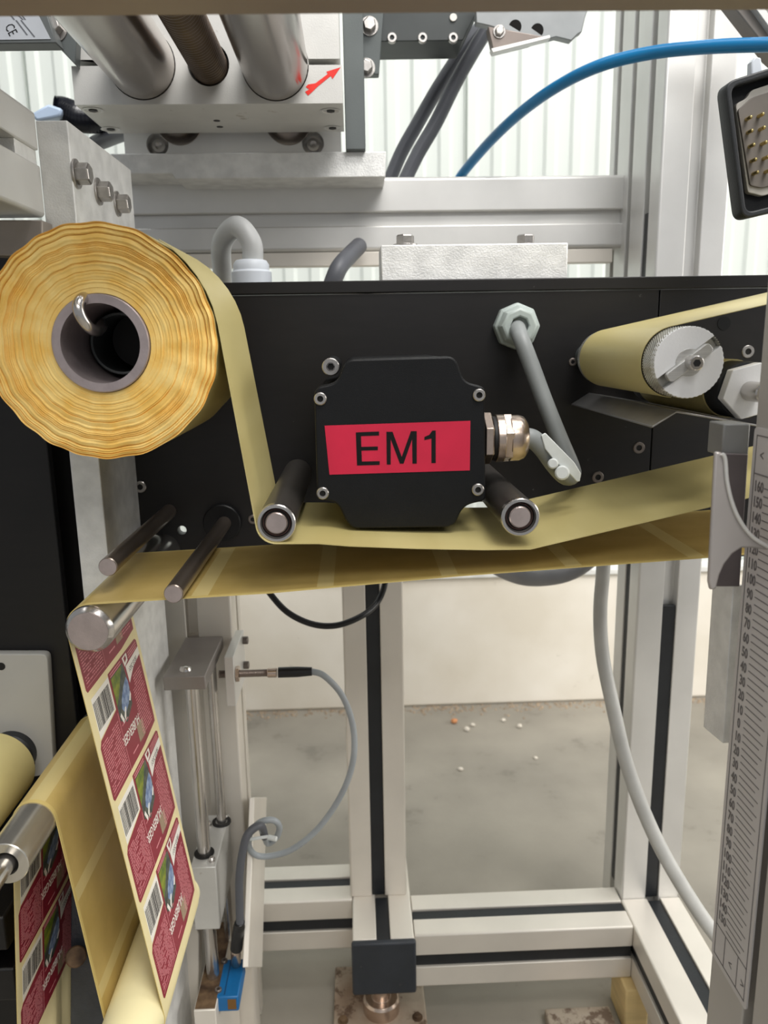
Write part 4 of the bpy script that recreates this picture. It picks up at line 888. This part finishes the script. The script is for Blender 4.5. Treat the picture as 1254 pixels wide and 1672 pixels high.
# corrugated conduit and clip at upper left
bm = BM(); tube(bm, spline([at(92, 181, 1.08), at(106, 183, 1.08), at(135, 193, 1.07), at(180, 190, 1.05), at(235, 176, 1.02), at(262, 168, .995)], 14), .0150, 18, 0, None, .16); tag(obj('corrugated_conduit', bm, mat('black_conduit', (22, 24, 32), .25, 0, .1, 30)), 'black corrugated conduit behind the bolted column', 'conduit')
bm = BM(); prism(bm, px_poly([(48, 186), (78, 169), (101, 177), (99, 190), (60, 198)], 1.055), (0, .04, 0)); tag(obj('cable_clip', bm, mat('pale_blue_clip', (178, 196, 220), .35), None, .003), 'pale blue plastic clip at the end of the corrugated conduit', 'clip')
bm = BM(); tube(bm, [at(112, 300, 1.12), at(148, 243, 1.11), at(176, 226, 1.08), at(215, 212, 1.02), at(232, 206, .998)], .014, 14, 8, .7); tag(obj('flat_cable', bm, M_CABD), 'short dark flat cable below the corrugated conduit', 'cable')

# ------------------------------------------------------------------ linear guide at lower left
yv = .83; xv1 = X(377, 985, yv); xv0 = xv1-.115
t = thing('aluminium_post', 'broad pale aluminium post behind the linear guide rods at left', 'post', ((xv0+xv1)/2, yv+.03, 0))
xs0 = X(312, 1000, yv); off = xs0-(xv0+xv1)/2
bm = BM(); beam(bm, 'z', 0, .635, ((xv0+xv1)/2, yv+.0325), section(xv1-xv0, .065, {'b': [off], 'r': [.008], 'l': [0], 't': []}, .013, .013)); obj('profile', bm, M_ALUW, t, .001)
bm = BM(); box(bm, (xs0-.0062, yv+.006, 0), (xs0+.0062, yv+.0125, Zz(300, 1105, .722))); obj('slot_strip', bm, M_ALUW, t)
t = thing('linear_guide', 'linear guide with two steel rods between grey blocks', 'linear guide', at(320, 1520, .74))
yb0 = .722; zb1 = Zz(300, 1105, yb0); zb0_ = Zz(300, 1127, yb0); xa, xb = X(266, 1110, yb0), X(335, 1110, yb0)
bm = BM(); box(bm, (xa, yb0, zb0_), (xb, yv-.001, zb1)); obj('top_block', bm, mat('grey_block', (150, 144, 140), .42, .5, .06, 20, .05, 600), t, .001)
q = at(303, 1094, Z=zb1); bm = BM(); lathe(bm, (q.x, q.y, zb1-.001), (0, 0, 1), [(0, 0), (0, .0065), (.002, .0065), (.0045, .005), (.0056, .0025), (.0057, 0)], 24); obj('button_screw', bm, M_STEEL, t)
q = at(332, 1036, Z=zb1); bm = BM(); cyl(bm, (q.x, q.y, zb1-.002), (q.x, q.y, zb1+.0003), .0042, 18); obj('hole', bm, mat('rusty_hole', (70, 44, 38), .7), t)
z2 = Zz(340, 1416, yb0); z3 = Zz(340, 1518, yb0); xl0, xl1 = xa+.012, X(353, 1430, yb0)
bm = BM(); box(bm, (xl0, yb0, z3), (xl1, .815, z2)); obj('lower_block', bm, M_MILL, t, .001)
f1 = at(316, 1130, .745); f2 = at(333, 1405, .745); xr_ = (f1.x+f2.x)/2
bm = BM(); cyl(bm, (xr_, .745, Zz(330, 1650, .70)+.001), (xr_, .745, zb0_), .0068, 28); obj('rod', bm, M_STEEL, t)
g1 = at(349, 1140, .80); g2 = at(361, 1340, .80); xq_ = (g1.x+g2.x)/2
bm = BM(); cyl(bm, (xq_, .80, Zz(330, 1650, .70)+.001), (xq_, .80, zb0_), .0052, 28); obj('rod', bm, M_STEEL, t)
for cx_, cy_ in ((xr_, .745), (xq_, .80)):
    bm = BM(); lathe(bm, (cx_, cy_, z2-.0005), (0, 0, 1), [(0, .0068), (0, .0105), (.002, .0105), (.002, .0068)], 28); obj('wiper_seal', bm, M_HOLE, t)
for px, py in ((346, 1403), (340, 1345), (367, 1334)):
    q = at(px, py, Z=z2+.002); bm = BM(); lathe(bm, (q.x, q.y, z2-.001), (0, 0, 1), [(0, 0), (0, .0035), (.004, .0035), (.0058, .002), (.006, 0)], 16); obj('screw', bm, M_STEEL, t)
# sensor plate right of the guide
xg = X(371, 1090, .79)
t = thing('sensor_plate', 'narrow grey plate holding the inductive sensor beside the guide', 'plate', (xg, .8, .5))
zA = Zz(378, 1070, .78); zB = Zz(378, 1150, .78)
bm = BM(); box(bm, (xg, .775, zB), (xg+.0095, .855, zA)); obj('plate', bm, M_ALU, t, .0006)
for px, py in ((404, 1036), (402, 1086)):
    q = at(px-4, py, X=xg+.0095); socket_screw('screw', (xg+.0095, min(q.y, .845), q.z), (1, 0, 0), .0045, t, .006, mat('dark_screw', (120, 112, 106), .4, .6))
ysn = .785; zsn = Zz(390, 1100, ysn)
t = thing('inductive_sensor', 'thin threaded inductive sensor poking out to the right of its plate', 'sensor', (xg, ysn, zsn))
pr = [(0, 0), (0, .0042)]; x_ = .001
while x_ < .052: pr += [(x_, .0042), (x_+.0007, .0036)]; x_ += .0014
pr += [(.053, .0042), (.053, 0)]
bm = BM(); lathe(bm, (xg-.008, ysn, zsn), (1, 0, 0), pr, 24); obj('barrel', bm, mat('sensor_barrel', (150, 138, 130), .35, .8), t)
bm = BM(); cyl(bm, (xg+.0098, ysn, zsn), (xg+.0135, ysn, zsn), .0085, 6); obj('lock_nut', bm, M_NICKEL, t, .0004, False)
xn = X(440, 1100, ysn)
bm = BM(); cyl(bm, (xn-.002, ysn, zsn), (xn+.008, ysn, zsn), .0052, 24, .0006); obj('coupling_nut', bm, M_NICKEL, t)
xe = X(456, 1100, ysn); xe2 = X(511, 1097, ysn)
bm = BM(); lathe(bm, (xe-.001, ysn, zsn), (1, 0, 0), [(0, 0), (0, .0056), (.02, .0056), (xe2-xe, .0046), (xe2-xe, 0)], 24); obj('plug', bm, M_CABB, t)
t = thing('sensor_cable', 'thin grey sensor cable curling in a big loop to the blue sensor', 'cable', at(575, 1230, .79))
cp = [(xe2-.002, ysn, zsn), at(530, 1104, .785), at(560, 1138, .785), at(577, 1190, .785), at(576, 1245, .785), at(556, 1300, .785), at(520, 1352, .785), at(480, 1385, .785), at(445, 1397, .785), at(420, 1397, .782), at(407, 1384, .775), at(408, 1362, .765), at(424, 1343, .760), at(445, 1339, .760), at(456, 1349, .765), at(452, 1366, .772), at(438, 1377, .775), at(432, 1366, .765), at(425, 1348, .745), at(405, 1362, .735), at(396, 1392, .73), at(391, 1430, .728), at(391, 1470, .727), at(392, 1512, .727)]
bm = BM(); tube(bm, cp[:-5], .0034, 12, 9); obj('cable', bm, mat('blue_grey_cable', (158, 164, 168), .42), t)
bm = BM(); tube(bm, cp[-7:], .0043, 14, 9); obj('lower_cable', bm, M_CABD, t)['label'] = 'dark lower end of the sensor cable'
bm = BM(); cyl(bm, at(437, 1367, .755), at(452, 1370, .752), .0028, 12, .0006); cyl(bm, at(398, 1372, .748), at(437, 1366, .75), .0018, 10); obj('cable_tie', bm, M_TAG, t)
# blue sensor box
ybs = .715; zb3 = Zz(370, 1628, ybs); zb4 = Zz(370, 1652, ybs)
t = thing('blue_sensor', 'blue box sensor at the bottom with two small screws', 'sensor', at(370, 1652, ybs))
xA, xB = X(349, 1630, ybs), X(389, 1630, ybs); yback = at(370, 1566, Z=zb3).y
bm = BM(); box(bm, (xA, ybs, zb4), (xB, yback, zb3)); obj('housing', bm, M_BLUES, t, .0015)
bm = BM(); box(bm, (xA+.010, ybs+.003, zb3-.0004), (xA+.0115, yback-.002, zb3+.0002)); obj('groove', bm, mat('deep_blue', (10, 70, 116), .5), t)
for px, py in ((362, 1567), (354, 1618)):
    q = at(px, py, Z=zb3); socket_screw('screw', (max(q.x, xA+.0035), min(q.y, yback-.004), zb3), (0, 0, 1), .0036, t, .003, mat('dark_screw', (120, 112, 106), .4, .6))
bm = BM(); box(bm, (xB-.0115, ybs-.0004, zb4+.003), (xB-.0025, ybs+.002, zb3-.003)); obj('lens', bm, mat('amber_lens', (120, 84, 36), .3), t)
c0 = Vector((X(387, 1560, yback+.004), yback, (zb3+zb4)/2+.004)); c1 = at(392, 1512, .727)
bm = BM(); q = at(388, 1575, .745); tube(bm, [Vector((xB-.009, yback-.006, zb3-.003)), at(385, 1557, .738), at(386, 1548, .736)], .0055, 20, 6); obj('connector_ring', bm, M_NICKEL, t)
bm = BM(); tube(bm, spline([at(386, 1549, .736), at(388, 1530, .733), at(391, 1510, .728), at(391, 1505, .727)], 6), [.0065]*8+[.0062]*4+[.0055]*4+[.0045]*3, 20, 0); obj('plug', bm, M_CABB, t)
# plate carrying the blue sensor and base of the guide
xh = X(408, 1400, .80)
bm = BM(); q0 = at(424, 1490, .78)
prism(bm, [at(407, 1302, X=xh), at(428, 1302, X=xh), at(420, 1580, X=xh), at(396, 1580, X=xh)], (.006, 0, 0)); 
tag(obj('angle_plate', bm, M_ALUW, None, .0008), 'bright upright plate right of the guide behind the curled cable', 'plate')
t = thing('rod_support', 'dirty base block carrying the guide rod at the bottom', 'base block', at(330, 1660, .74))
zz1 = Zz(330, 1650, .70); 
bm = BM(); box(bm, (X(316, 1650, .70), .70, 0), (X(352, 1650, .70), .828, zz1)); obj('block', bm, M_ALUW, t, .001)
bm = BM(); box(bm, (X(316, 1650, .70)+.001, .702, zz1-.001), (X(352, 1650, .70)-.001, .827, zz1+.001)); obj('grime', bm, M_RUST, t)
bm = BM(); prism(bm, px_poly([(300, 1470), (325, 1525), (322, 1760), (286, 1760)], .76), (0, .02, 0)); tag(obj('side_bar', bm, M_ALUW, None, .001), 'pale bar between the label web and the lower guide rod', 'bar')
